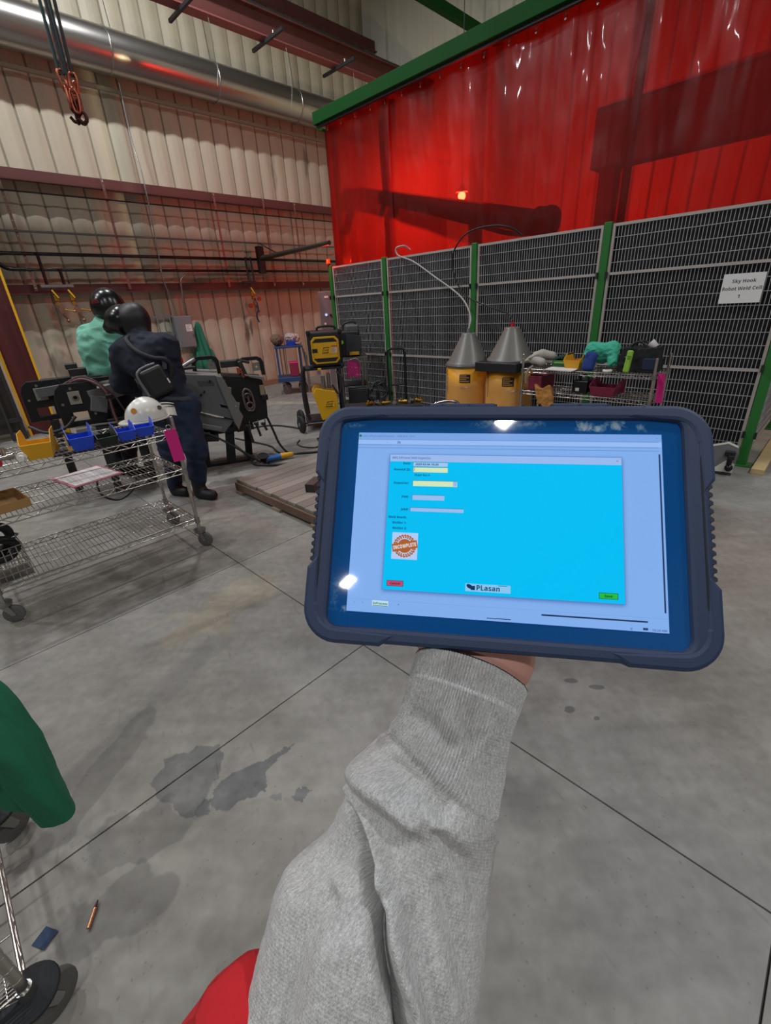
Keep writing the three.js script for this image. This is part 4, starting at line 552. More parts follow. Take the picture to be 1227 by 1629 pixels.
{ // plate with ball joint at the cell corner, timber on the floor
  const t = thing('hitch_plate', 'grey shaped steel plate with black ball joint by corner post', 'plate', [4.95, 0, -0.55], -1.46);
  const out = [[-0.3, 0.02], [0.066, 0.02], [0.075, 0.2], [0.06, 0.265], [-0.016, 0.295], [-0.164, 0.245], [-0.3, 0.25]];
  mesh('plate', put(poly(out, 0.012, 0.002), 0, 0, -0.02, -0.12, 0, 0), C.greyPaint, t); mesh('edge', put(poly([[-0.164, 0.245], [-0.016, 0.295], [0.06, 0.265], [0.06, 0.25], [-0.016, 0.28], [-0.164, 0.23]], 0.016, 0.001), 0, 0, -0.019, -0.12, 0, 0), C.white, t); mesh('gusset', put(poly([[-0.1, 0.022], [0.066, 0.022], [0.066, 0.1], [0.0, 0.13]], 0.014, 0.001), 0, 0, -0.006, -0.12, 0, 0), M(0xc9c6ba, 0.6), t);
  mesh('ball_joint', [ball(0.033, 0.03, 0.075, 0.03), cyl(0.018, 0.022, 0.1, 0.025, 0.15, 0.01, -0.1, 0, 0, 14)], C.blackGloss, t); mesh('bracket', [rbox(0.08, 0.05, 0.04, 0.01, 0.015, 0.2, 0.0), rbox(0.05, 0.04, 0.05, 0.01, 0.03, 0.17, 0.01)], C.black, t); mesh('foot', box(0.36, 0.02, 0.08, -0.12, 0.01, -0.02), C.darkSteel, t);
  const wood = M(0xb79f72, 0.8, 0, { bumpMap: grain, bumpScale: 0.002 });
  const bd = (x0, x1, z, w, h, lab) => { const o = mesh('timber', boxUV(rbox(x1 - x0, h, w, 0.004, (x0 + x1) / 2, h / 2, z)), wood); tag(o, lab, 'timber', 'timbers by the cell corner'); };
  bd(5.1, 6.5, -0.32, 0.1, 0.05, 'pale sawn timber on the floor beside the corner post'); bd(6.62, 7.9, -0.3, 0.12, 0.06, 'pale sawn timber farther back beyond the first timber');
  const b = thing('loose_bolt', 'small shiny bolt lying on the floor by the plate', 'bolt', [4.72, 0.012, -0.62], 0.6); mesh('shank', cyl(0.009, 0.009, 0.07, 0, 0, 0, 0, 0, Math.PI / 2, 8), C.chrome, b); mesh('head', cyl(0.016, 0.016, 0.014, 0.04, 0.002, 0, 0, 0, Math.PI / 2, 6), C.chrome, b);
}
// ---------------------------------------------------------------- wire cart at the left and what is on it
{
  const t = thing('wire_cart', 'three tier chrome wire cart on casters at the left', 'cart', [0.53, 0, -3.47], 0), L = 1.24, D = 0.64;
  shelfPosts(t, L, D, 0.12, 0.99); for (const y of [0.23, 0.62, 0.88]) wireShelf(t, L, D, y); for (const sx of [-1, 1]) for (const sz of [-1, 1]) caster(t, sx * (L / 2 - 0.02), sz * (D / 2 - 0.02), sx > 0 ? -0.9 : -0.4, 0.055);
  const top = 0.886, mid = 0.626;
  partsBin('yellow_bin', 'yellow parts bin on the front edge of the wire cart', 0.16, 0.17, 0.15, C.wyellow, [0.40, top, -3.34], -0.3);
  partsBin('blue_bin', 'blue parts bin nearest the yellow bin on the cart', 0.14, 0.19, 0.13, C.blue, [0.61, top, -3.33], -0.12, 'blue bins on the cart');
  partsBin('black_bin', 'dark green black parts bin between two blue bins', 0.12, 0.16, 0.09, M(0x14211c, 0.5), [0.735, top, -3.28], -0.05);
  partsBin('blue_bin', 'blue parts bin right of the dark bin on cart', 0.115, 0.15, 0.1, C.blue, [0.86, top, -3.31], -0.1, 'blue bins on the cart');
  partsBin('blue_bin', 'blue parts bin under the front of the white hard hat', 0.125, 0.15, 0.1, C.blue, [0.985, top, -3.32], -0.2, 'blue bins on the cart');
  const h = thing('hard_hat', 'white hard hat with stickers lying on the wire cart', 'hard hat', [1.1, 0.945, -3.56], 0.25);
  const dome = new THREE.SphereGeometry(0.13, 40, 20, 0, Math.PI * 2, 0, Math.PI / 2), dp = dome.attributes.position; for (let i = 0; i < dp.count; i++) { const x = dp.getX(i), y = dp.getY(i), z = dp.getZ(i); const r = 0.01 * Math.exp(-((z / 0.02) ** 2)); dp.setXYZ(i, x * 1.14, (y + r * (y > 0.03 ? 1 : y / 0.03)) * 1.06, z * 0.95); } dome.computeVertexNormals();
  const hm = M(0xd8d6cc, 0.3, 0, { clearcoat: 0.5 });
  mesh('shell', dome, hm, h); mesh('brim', put(poly([...Array(40)].map((_, i) => { const a = i / 40 * Math.PI * 2, k = Math.cos(a) < -0.2 ? 0.2 : 0.162; return [Math.cos(a) * k, Math.sin(a) * 0.135]; }), 0.008, 0.002), 0, -0.004, 0, Math.PI / 2, 0, 0), hm, h);
  mesh('sticker', [cyl(0.016, 0.016, 0.003, 0.05, 0.07, 0.108, Math.PI / 2 - 0.55, 0, 0, 16)], M(0x33302c, 0.5), h); mesh('sticker', [cyl(0.02, 0.02, 0.003, -0.115, 0.075, 0.055, Math.PI / 2 - 0.5, 0, 0.9, 16)], M(0xc9822e, 0.5), h); mesh('strap', tube([[0.15, 0, 0], [0.17, -0.05, 0.05], [0.14, -0.09, 0.08]], 0.006, 12), C.black, h);
  mesh('ear_muff', [rbox(0.07, 0.09, 0.04, 0.02, 0.1, -0.055, 0.1)], C.black, h);
  const fs = thing('face_shield', 'white curved shield lying behind the white hard hat', 'shield', [1.25, top, -3.6], -0.5); const shg = new THREE.CylinderGeometry(0.08, 0.09, 0.1, 24, 4, true, -1.1, 2.2); mesh('visor', put(shg, 0, 0.06, -0.04, -0.45, 0, 0), M(0xcfccc2, 0.35), fs); mesh('band', put(torus(0.08, 0.006, 0, 0.1, -0.02, Math.PI / 2 - 0.45, 0, 0, Math.PI), 0, 0, 0), C.black, fs);
  const p = thing('pink_card', 'magenta card holder hanging at the wire cart right end', 'card holder', [1.08, 0.69, -3.12], -0.33); mesh('card', box(0.075, 0.22, 0.006, 0.01, 0.12, 0, 0, 0, 0.06), C.pink, p); mesh('hook', torus(0.015, 0.003, 0, 0.248, 0, 0, 0, 0), C.chrome, p);
  const c = thing('clipboard_sheet', 'sheet of printed paper in pink frame on middle shelf', 'paper', [0.62, mid, -3.585], 0.18);
  mesh('frame', box(0.32, 0.006, 0.36, 0, 0.003, 0, 0, 0, 0), M(0xa8626e, 0.6), c); const ps = mesh('sheet', box(0.285, 0.003, 0.32, 0, 0.0075, 0), canvasMat(512, 640, (g, w, hh) => { g.fillStyle = '#cfc6c6'; g.fillRect(0, 0, w, hh); g.fillStyle = '#7d7478'; for (let i = 0; i < 16; i++) for (let j = 0; j < 3; j++) g.fillRect(30 + j * 160, 40 + i * 36, 80 + ((i * 7 + j * 3) % 5) * 12, 9); }), c);
  const cb = thing('cardboard_tray', 'flat brown cardboard tray at the left of middle shelf', 'tray', [0.1, mid, -3.4], 0.1); mesh('bottom', box(0.26, 0.006, 0.3, 0, 0.003, 0), C.cardboard, cb); for (const s of [-1, 1]) { mesh('wall', box(0.26, 0.05, 0.005, 0, 0.028, s * 0.15), C.cardboard, cb); mesh('wall', box(0.005, 0.05, 0.3, s * 0.13, 0.028, 0), C.cardboard, cb); }
  const lab = ['hex fitting', 'pale elbow', 'short red sleeve', 'steel nipple', 'clamp half', 'small tee', 'bright collar', 'grey plug', 'long stud'];
  lab.forEach((n, i) => { const m = mesh('metal_fitting', [cyl(0.017, 0.017, 0.09, 0, 0, 0, 0, 0, Math.PI / 2, 10), cyl(0.026, 0.026, 0.03, 0.02 * (i % 3 - 1), 0.002, 0, 0, 0, Math.PI / 2, i % 2 ? 6 : 14), ...(i % 3 ? [] : [cyl(0.013, 0.013, 0.05, 0, 0.03, 0, 0, 0, 0, 8)])], i === 2 ? C.red : i % 3 === 1 ? C.white : i % 2 ? C.chrome : C.darkSteel); m.position.set(0.02 + (i % 5) * 0.068, top + 0.026, -3.28 - Math.floor(i / 5) * 0.14 - (i % 2) * 0.1); m.rotation.y = i * 1.1; tag(m, `${n} among loose fittings left of the yellow bin`, 'fitting', 'loose fittings on the cart'); });
  const pl = thing('black_pan', 'flat black pan of parts at the cart top left end', 'pan', [0.08, top, -3.62], 0.1); mesh('bottom', box(0.3, 0.006, 0.22, 0, 0.003, 0), C.black, pl); for (const s of [-1, 1]) mesh('wall', box(0.3, 0.035, 0.006, 0, 0.018, s * 0.11), C.black, pl);
  const wb = thing('wire_basket', 'small wire basket at the left end of bottom shelf', 'basket', [0.02, 0.236, -3.3], 0.05); const ww = []; for (let i = 0; i <= 6; i++) ww.push(rod(V(-0.1 + i * 0.033, 0, 0.1), V(-0.1 + i * 0.033, 0.2, 0.11), 0.003, 5), rod(V(-0.1 + i * 0.033, 0, -0.1), V(-0.1 + i * 0.033, 0.2, -0.11), 0.003, 5)); for (let i = 0; i <= 5; i++) ww.push(rod(V(-0.1, i * 0.04, 0.1), V(0.1, i * 0.04, 0.1), 0.003, 5), rod(V(-0.1, i * 0.04, -0.1), V(0.1, i * 0.04, -0.1), 0.003, 5), rod(V(0.1, i * 0.04, -0.1), V(0.1, i * 0.04, 0.1), 0.003, 5)); mesh('wire_side', ww, C.chrome, wb); mesh('bottom', box(0.2, 0.004, 0.2, 0, 0.002, 0), C.steel, wb);
  const hc = thing('hose_coil', 'thick black hose coil inside the bottom left basket', 'hose', [0.0, 0.27, -3.36], 0); mesh('coil', [torus(0.1, 0.026, 0, 0.18, 0, 0.3, 0.3, 0, Math.PI * 2, 32), torus(0.09, 0.024, 0.01, 0.12, 0.02, 0.5, 0, 0, Math.PI * 2, 32)], C.rubber, hc); mesh('tie', torus(0.03, 0.006, 0.1, 0.18, 0, Math.PI / 2, 0, 0, Math.PI * 2, 12), C.steel, hc);
  const cl = tag(mesh('hose', tube([[0.72, 0.62, -3.78], [0.74, 0.35, -3.95], [0.86, 0.26, -4.0], [0.98, 0.34, -3.95], [1.0, 0.6, -3.8]], 0.008, 40), C.cable), 'thin black hose drooping behind the wire cart', 'hose');
}
// ---------------------------------------------------------------- cart at the lower left with draped jacket
{
  const t = thing('wire_trolley', 'chrome wire trolley cut off at the lower left corner', 'cart', [-0.6, 0, -1.32], 0), L = 0.64, D = 0.66;
  shelfPosts(t, L, D, 0.13, 1.0); for (const y of [0.18, 0.86]) wireShelf(t, L, D, y, 'shelf', 0.03); for (const sx of [-1, 1]) for (const sz of [-1, 1]) caster(t, sx * (L / 2 - 0.02), sz * (D / 2 - 0.02), sx > 0 ? 0.5 : 1, 0.058);
  const wd = []; for (let i = 0; i < 9; i++) wd.push(rod(V(0.3, 0.18 + i * 0.012, 0.3), V(-0.3, 0.2 + i * 0.014, 0.31), 0.002, 5)); mesh('side_wires', wd, C.chrome, t).userData.kind = 'stuff';
  for (const z of [0.31, -0.31]) mesh('bumper', put(lathe([[0.016, 0], [0.06, 0], [0.064, 0.008], [0.06, 0.016], [0.016, 0.016]], 28), 0.3, 0.14, z), C.rubber, t);
  // jacket: folded body over the shelf, a back panel and one empty sleeve hanging outwards
  const jm = M(0x17664a, 0.88, 0, { bumpMap: grain, bumpScale: 0.0006 }), jk = thing('draped_jacket', 'dark green jacket draped over the lower left trolley', 'jacket');
  const clothTube = (path, ra, rb, n, wave) => { const c = new THREE.CatmullRomCurve3(path.map(p => V(...p))), m = 64, pos = [], idx = []; for (let i = 0; i <= n; i++) { const u = i / n, o = c.getPoint(u), t = c.getTangent(u), s = V(0, 0, 1).cross(t).normalize(), q = t.clone().cross(s); for (let j = 0; j <= m; j++) { const a = j / m * Math.PI * 2, w = 1 + wave * (0.6 * Math.sin(3 * a + u * 5) + 0.8 * fbm3(Math.cos(a) * 1.6, u * 7, Math.sin(a) * 1.6, 3)), A = ra[0] + (ra[1] - ra[0]) * u, B = rb[0] + (rb[1] - rb[0]) * u; const v = o.clone().addScaledVector(s, Math.cos(a) * A * w).addScaledVector(q, Math.sin(a) * B * w); pos.push(v.x, v.y, v.z); } } for (let i = 0; i < n; i++) for (let j = 0; j < m; j++) { const a = i * (m + 1) + j, b = a + m + 1; idx.push(a, a + 1, b, a + 1, b + 1, b); } const g = new THREE.BufferGeometry(); g.setAttribute('position', new THREE.Float32BufferAttribute(pos, 3)); g.setIndex(idx); g.computeVertexNormals(); return boxUV(norm(g)); };
  mesh('sleeve', clothTube([[-0.36, 0.93, -1.26], [-0.24, 0.94, -1.18], [-0.155, 0.9, -1.11], [-0.118, 0.78, -1.075], [-0.108, 0.66, -1.06], [-0.103, 0.56, -1.06]], [0.075, 0.036], [0.055, 0.046], 90, 0.19), jm, jk);
  { const pos = [], idx = [], n = 60, m = 50; for (let i = 0; i <= n; i++) for (let j = 0; j <= m; j++) { const u = i / n, v = j / m, z = -1.055 - 0.42 * u, y = 0.95 - v * (0.36 - 0.05 * u), q = sm(0, 0.6, v), x = -0.2 + 0.035 * q * (1 - u) - 0.1 * (1 - q) * (1 - v) + 0.022 * Math.sin(u * 15 + 0.8 + v) * q + 0.008 * fbm2(u * 9, v * 4, 3, 2); pos.push(x, y, z); } for (let i = 0; i < n; i++) for (let j = 0; j < m; j++) { const a = i * (m + 1) + j, b = a + m + 1; idx.push(a, a + 1, b, a + 1, b + 1, b); } const g = new THREE.BufferGeometry(); g.setAttribute('position', new THREE.Float32BufferAttribute(pos, 3)); g.setIndex(idx); g.computeVertexNormals(); mesh('back_panel', boxUV(norm(g)), jm, jk); }
  mesh('folded_body', put(nets((x, y, z) => Math.max(Math.abs(x) - 0.2, Math.abs(y) - 0.04, Math.abs(z) - 0.18) + 0.02 * fbm3(x * 10, y * 10, z * 10, 3), [-0.26, -0.1, -0.24], [0.26, 0.1, 0.24], 0.016), -0.46, 0.935, -1.28), jm, jk);
  const s = thing('blue_scrap', 'small dark blue square scrap on the floor', 'scrap', [-0.275, 0.0, -1.225], 0.5); mesh('sheet', box(0.045, 0.003, 0.04, 0, 0.002, 0), M(0x14304e, 0.7), s);
  mesh('fold', box(0.045, 0.003, 0.012, 0, 0.005, 0.02, 0.3, 0, 0), M(0x14304e, 0.7), s);
  const k = thing('contact_tip', 'thin copper coloured welding tip lying on the floor', 'welding tip', [-0.165, 0.008, -1.17], 0.95); mesh('body', cyl(0.005, 0.005, 0.05, 0, 0, 0, 0, 0, Math.PI / 2, 10), M(0xc98f6a, 0.3, 0.8), k); mesh('point', cyl(0.002, 0.005, 0.02, 0.035, 0, 0, 0, 0, -Math.PI / 2, 10), C.copperDark, k);
}
// ---------------------------------------------------------------- wooden platform and floor clutter
{
  const t = thing('wooden_platform', 'low worn wooden platform of grey brown planks', 'platform', [1.86, 0, -3.98]);
  const ms = [0x857c75, 0x7a716a, 0x8e867e].map(c => M(c, 0.85, 0, { bumpMap: grain, bumpScale: 0.003 }));
  for (let i = 0; i < 11; i++) mesh('plank', boxUV(rbox(2.2, 0.03, 0.119, 0.004, 1.12 + 0.006 * Math.sin(i * 2.7), 0.115, 0.06 + i * 0.124)), ms[(i * 2) % 3], t);
  for (const x of [0.02, 0.75, 1.5, 2.2]) mesh('joist', boxUV(rbox(0.045, 0.075, 1.37, 0.004, x, 0.0625, 0.68)), M(0x6b5648, 0.85, 0, { bumpMap: grain, bumpScale: 0.002 }), t);
  for (const x of [0.03, 1.1, 2.18]) for (const z of [0.08, 0.72, 1.28]) mesh('foot_block', boxUV(box(0.1, 0.025, 0.12, x, 0.0125, z)), M(0x8d7c6a, 0.9), t);
  const b = thing('wood_block', 'short dark wood block lying on the platform', 'block', [2.2, 0.131, -3.14], 0.5); mesh('block', boxUV(rbox(0.2, 0.075, 0.09, 0.005, 0, 0.038, 0)), M(0x4a3a38, 0.8), b); mesh('end_grain', box(0.004, 0.07, 0.085, -0.101, 0.038, 0), M(0x30272a, 0.8), b);
  const g = thing('angle_grinder', 'blue angle grinder with yellow tail on the floor', 'grinder', [2.66, 0.035, -4.5], -0.3);
  mesh('body', [rod(V(-0.12, 0.01, 0), V(0.06, 0.012, 0), 0.036, 16, 0.032)], M(0x2f6fb5, 0.4), g); mesh('tail', [rod(V(0.06, 0.012, 0), V(0.19, 0.012, 0), 0.036, 16, 0.028), ball(0.028, 0.19, 0.012, 0)], C.wyellow, g); mesh('gear_head', [ball(0.04, -0.14, 0.01, 0, 1.1, 0.9, 1), cyl(0.03, 0.03, 0.05, -0.15, 0.03, 0.0)], C.blackGloss, g); mesh('disc', cyl(0.065, 0.065, 0.006, -0.15, 0.06, 0.01, 0.3, 0, 0, 28), C.rubber, g); mesh('side_handle', rod(V(-0.13, 0.01, 0), V(-0.12, 0.0, 0.12), 0.014, 10), C.black, g);
  const cab = (pts, r, lab) => tag(mesh('floor_cable', tube(pts.map(([x, z, y = 0]) => [x, r + 0.001 + y, z]), r, 90), C.cable), lab, 'cable', 'cables on the floor');
  cab([[2.74, -4.68, 0.46], [2.78, -4.66, 0.3], [2.82, -4.62, 0.12], [2.9, -4.56], [3.01, -4.46], [3.16, -4.34], [3.6, -4.2]], 0.014, 'dark cable curving down from the black workpiece to the platform');
  cab([[2.79, -5.95], [2.64, -5.31], [2.5, -4.8], [2.42, -4.56], [2.55, -4.34], [2.75, -4.22], [2.95, -4.16], [3.3, -4.1]], 0.013, 'dark cable passing in front of the blue grinder');
  cab([[2.88, -5.86], [2.93, -5.45], [2.95, -5.07], [2.86, -4.77], [2.84, -4.6], [2.8, -4.5]], 0.011, 'dark cable leading to the yellow tail of the grinder');
  cab([[3.1, -6.2], [3.52, -6.13], [3.65, -5.97], [3.71, -5.72], [3.73, -5.5]], 0.012, 'dark cable running level to the welder wheel');
  cab([[3.36, -5.0], [3.22, -4.86], [3.19, -4.67], [3.27, -4.53], [3.43, -4.62], [3.55, -4.85], [3.7, -4.6]], 0.008, 'thin cable looped on the floor before the welder');
}
// ---------------------------------------------------------------- workpieces
{
  const t = thing('hull_weldment', 'grey angular steel hull panel with black end on stand', 'workpiece', [2.3, 0, -4.85], -0.443);
  mesh('side_plate', put(poly([[-0.5, 1.07], [0.012, 1.0], [0.124, 0.508], [-0.42, 0.72]], 0.016, 0.004, [[[-0.017, 0.7], [0.05, 0.672], [0.06, 0.64], [-0.01, 0.66]]]), 0, 0, 0), C.hull, t);
  mesh('slot_back', box(0.1, 0.08, 0.004, 0.02, 0.665, -0.03), C.black, t);
  mesh('top_plate', (() => { const g = new THREE.BufferGeometry(); const q = [[-0.5, 1.07, 0], [0.02, 1.0, 0.01], [0.02, 1.03, -0.35], [-0.45, 1.09, -0.35]]; g.setAttribute('position', new THREE.Float32BufferAttribute([...q, ...q.map(([x, y, z]) => [x, y - 0.015, z])].flat(), 3)); g.setIndex([0, 1, 2, 0, 2, 3, 4, 6, 5, 4, 7, 6, 0, 4, 5, 0, 5, 1, 1, 5, 6, 1, 6, 2]); return g.toNonIndexed(); })(), C.hullLight, t);
  mesh('flange', put(poly([[0.0, 1.0], [0.06, 0.985], [0.1, 0.87], [0.13, 0.86], [0.12, 0.8], [0.16, 0.7], [0.19, 0.69], [0.17, 0.62], [0.2, 0.54], [0.13, 0.4], [0.1, 0.5]], 0.03, 0.004, [[0.1, 0.82, 0.01], [0.15, 0.66, 0.01], [0.07, 0.94, 0.01]]), 0, 0, 0.012), C.hullLight, t);
  mesh('lower_lip', (() => { const g = poly([[-0.5, 0.73], [-0.08, 0.545], [0.1, 0.505], [-0.03, 0.385], [-0.4, 0.5], [-0.55, 0.55]], 0.03, 0.01); return put(g, 0, 0, 0.03, -0.16, 0, 0); })(), C.hull, t);
  mesh('rib', strut(V(-0.42, 0.56, 0.07), V(-0.05, 0.44, 0.09), 0.05, 0.04), C.hullLight, t); mesh('recess', put(poly([[-0.2, 0.97], [-0.04, 0.95], [-0.03, 0.9], [-0.19, 0.91]], 0.006), 0, 0, 0.016), M(0x4a4b4f, 0.6), t);
  for (const [x, y] of [[-0.19, 0.82], [-0.15, 0.85], [-0.07, 0.955]]) mesh('stud', cyl(0.012, 0.012, 0.03, x, y, 0.03, Math.PI / 2, 0, 0, 10), C.blackPart, t);
  mesh('end_block', put(poly([[0.06, 0.99], [0.47, 0.93], [0.49, 0.78], [0.49, 0.72], [0.47, 0.48], [0.2, 0.43], [0.2, 0.54], [0.15, 0.68]], 0.3, 0.006), 0, 0, -0.32), C.blackPart, t);
  mesh('ledge', put(poly([[0.3, 0.985], [0.49, 0.945], [0.5, 0.9], [0.45, 0.93], [0.36, 0.955]], 0.05, 0.004), 0, 0, 0.0), C.hullLight, t); mesh('side_tab', rbox(0.05, 0.11, 0.04, 0.008, 0.46, 0.8, 0.02), M(0x8d7f6a, 0.5), t); mesh('side_knob', rbox(0.07, 0.06, 0.06, 0.01, 0.475, 0.72, 0.02), C.blackPart, t);
  const lo = new THREE.CatmullRomCurve3([V(0.25, 0.66, 0.02), V(0.25, 0.79, 0.02), V(0.275, 0.83, 0.02), V(0.31, 0.82, 0.02), V(0.335, 0.78, 0.02), V(0.345, 0.63, 0.02), V(0.32, 0.59, 0.02), V(0.27, 0.6, 0.02)], true); mesh('oval_bracket', [new THREE.TubeGeometry(lo, 60, 0.014, 8, true), torus(0.034, 0.01, 0.3, 0.65, 0.03, 0, 0, 0), torus(0.03, 0.009, 0.29, 0.76, 0.03, 0.6, 0, 0), rod(V(0.3, 0.68, 0.03), V(0.29, 0.76, 0.03), 0.01)], M(0x6f6460, 0.4, 0.5), t);
  const arch = (x, y, w, h, nm) => { const a = mesh('arch_bracket', put(poly([[-w, 0], [-w, h - 0.06], [-w + 0.02, h - 0.02], [-w + 0.06, h], [w - 0.06, h], [w - 0.02, h - 0.02], [w, h - 0.06], [w, 0], [w - 0.03, 0], [w - 0.035, h - 0.06], [w - 0.07, h - 0.03], [-w + 0.07, h - 0.03], [-w + 0.035, h - 0.06], [-w + 0.03, 0]], 0.05, 0.004), x, y, -0.25), C.blackPart, t); mesh('eye_plate', put(poly([[-0.04, 0], [0.04, 0], [0.04, 0.085], [-0.04, 0.085]], 0.012, 0.002, [[0, 0.042, 0.014]]), x + w - 0.08, y + 0.05, -0.23), M(0x8a847c, 0.5), a); };
  arch(-0.08, 1.0, 0.14, 0.19); arch(0.4, 0.94, 0.14, 0.2);
  mesh('cross_bar', [rbox(0.2, 0.07, 0.12, 0.01, 0.17, 1.1, -0.14), rbox(0.05, 0.16, 0.04, 0.012, 0.29, 1.05, -0.02, 0, 0, 0.25), rbox(0.14, 0.03, 0.05, 0.01, 0.31, 1.12, -0.05, 0, 0, -0.3)], C.darkSteel, t); mesh('copper_clamp', [rbox(0.035, 0.07, 0.04, 0.01, 0.245, 1.03, 0.0), rbox(0.02, 0.1, 0.02, 0.005, 0.275, 1.0, 0.01, 0, 0, 0.2)], C.copper, t);
  mesh('stand', [strut(V(-0.3, 0.02, -0.05), V(-0.25, 0.6, -0.1), 0.09, 0.09), strut(V(-0.02, 0.02, -0.05), V(0.05, 0.55, -0.1), 0.1, 0.1), strut(V(0.2, 0.02, -0.25), V(0.25, 0.5, -0.25), 0.08, 0.08), box(0.7, 0.06, 0.4, -0.05, 0.4, -0.2), box(0.7, 0.03, 0.12, -0.1, 0.015, -0.06)], C.blackPart, t); mesh('lower_bracket', [rbox(0.3, 0.07, 0.1, 0.01, -0.25, 0.36, 0.06, 0, 0, -0.1), rbox(0.12, 0.03, 0.05, 0.008, -0.24, 0.41, 0.1)], C.darkSteel, t);
  mesh('stay_cable', tube([[-0.5, 0.5, 0.14], [-0.2, 0.42, 0.16], [0.1, 0.2, 0.2], [0.3, 0.03, 0.22]], 0.012, 30), C.cable, t);
  const cl = (x, y, h, lab) => { const o = thing('c_clamp', lab, 'clamp', (() => { const v = V(x, y, 0.0).applyAxisAngle(V(0, 1, 0), -0.443); return [2.3 + v.x, y, -4.85 + v.z]; })(), -0.443, 'clamps under the black end block'); mesh('frame', [rod(V(0, 0, 0), V(0.03, -h, 0), 0.014), rbox(0.05, 0.03, 0.03, 0.008, 0, 0, 0)], C.darkSteel, o); mesh('screw', rod(V(0.025, 0.05, 0), V(0.025, -h * 0.3, 0), 0.006), C.steel, o); };
  cl(0.235, 0.42, 0.2, 'dark clamp hanging below the hull end block, leftmost'); cl(0.33, 0.43, 0.15, 'dark clamp hanging below the hull end block, middle'); cl(0.41, 0.42, 0.08, 'short dark clamp below the hull end block, rightmost');
  const to = thing('welding_torch', 'grey welding torch with red grip on the hull top', 'torch', (() => { const v = V(-0.28, 0, -0.12).applyAxisAngle(V(0, 1, 0), -0.443); return [2.3 + v.x, 1.08, -4.85 + v.z]; })(), -0.443); mesh('nozzle', [rod(V(-0.06, 0.02, 0.05), V(0.1, 0.1, 0), 0.022, 12, 0.018)], C.steel, to); mesh('grip', rbox(0.07, 0.07, 0.05, 0.015, -0.05, 0.1, 0), C.red, to); mesh('body', [rbox(0.16, 0.03, 0.06, 0.01, 0.02, 0.02, 0.06)], C.darkSteel, to); mesh('hose', tube([[-0.05, 0.08, 0], [-0.12, 0.12, -0.05], [-0.2, 0.05, -0.1], [-0.25, -0.05, -0.1]], 0.014, 20), C.cable, to);
}
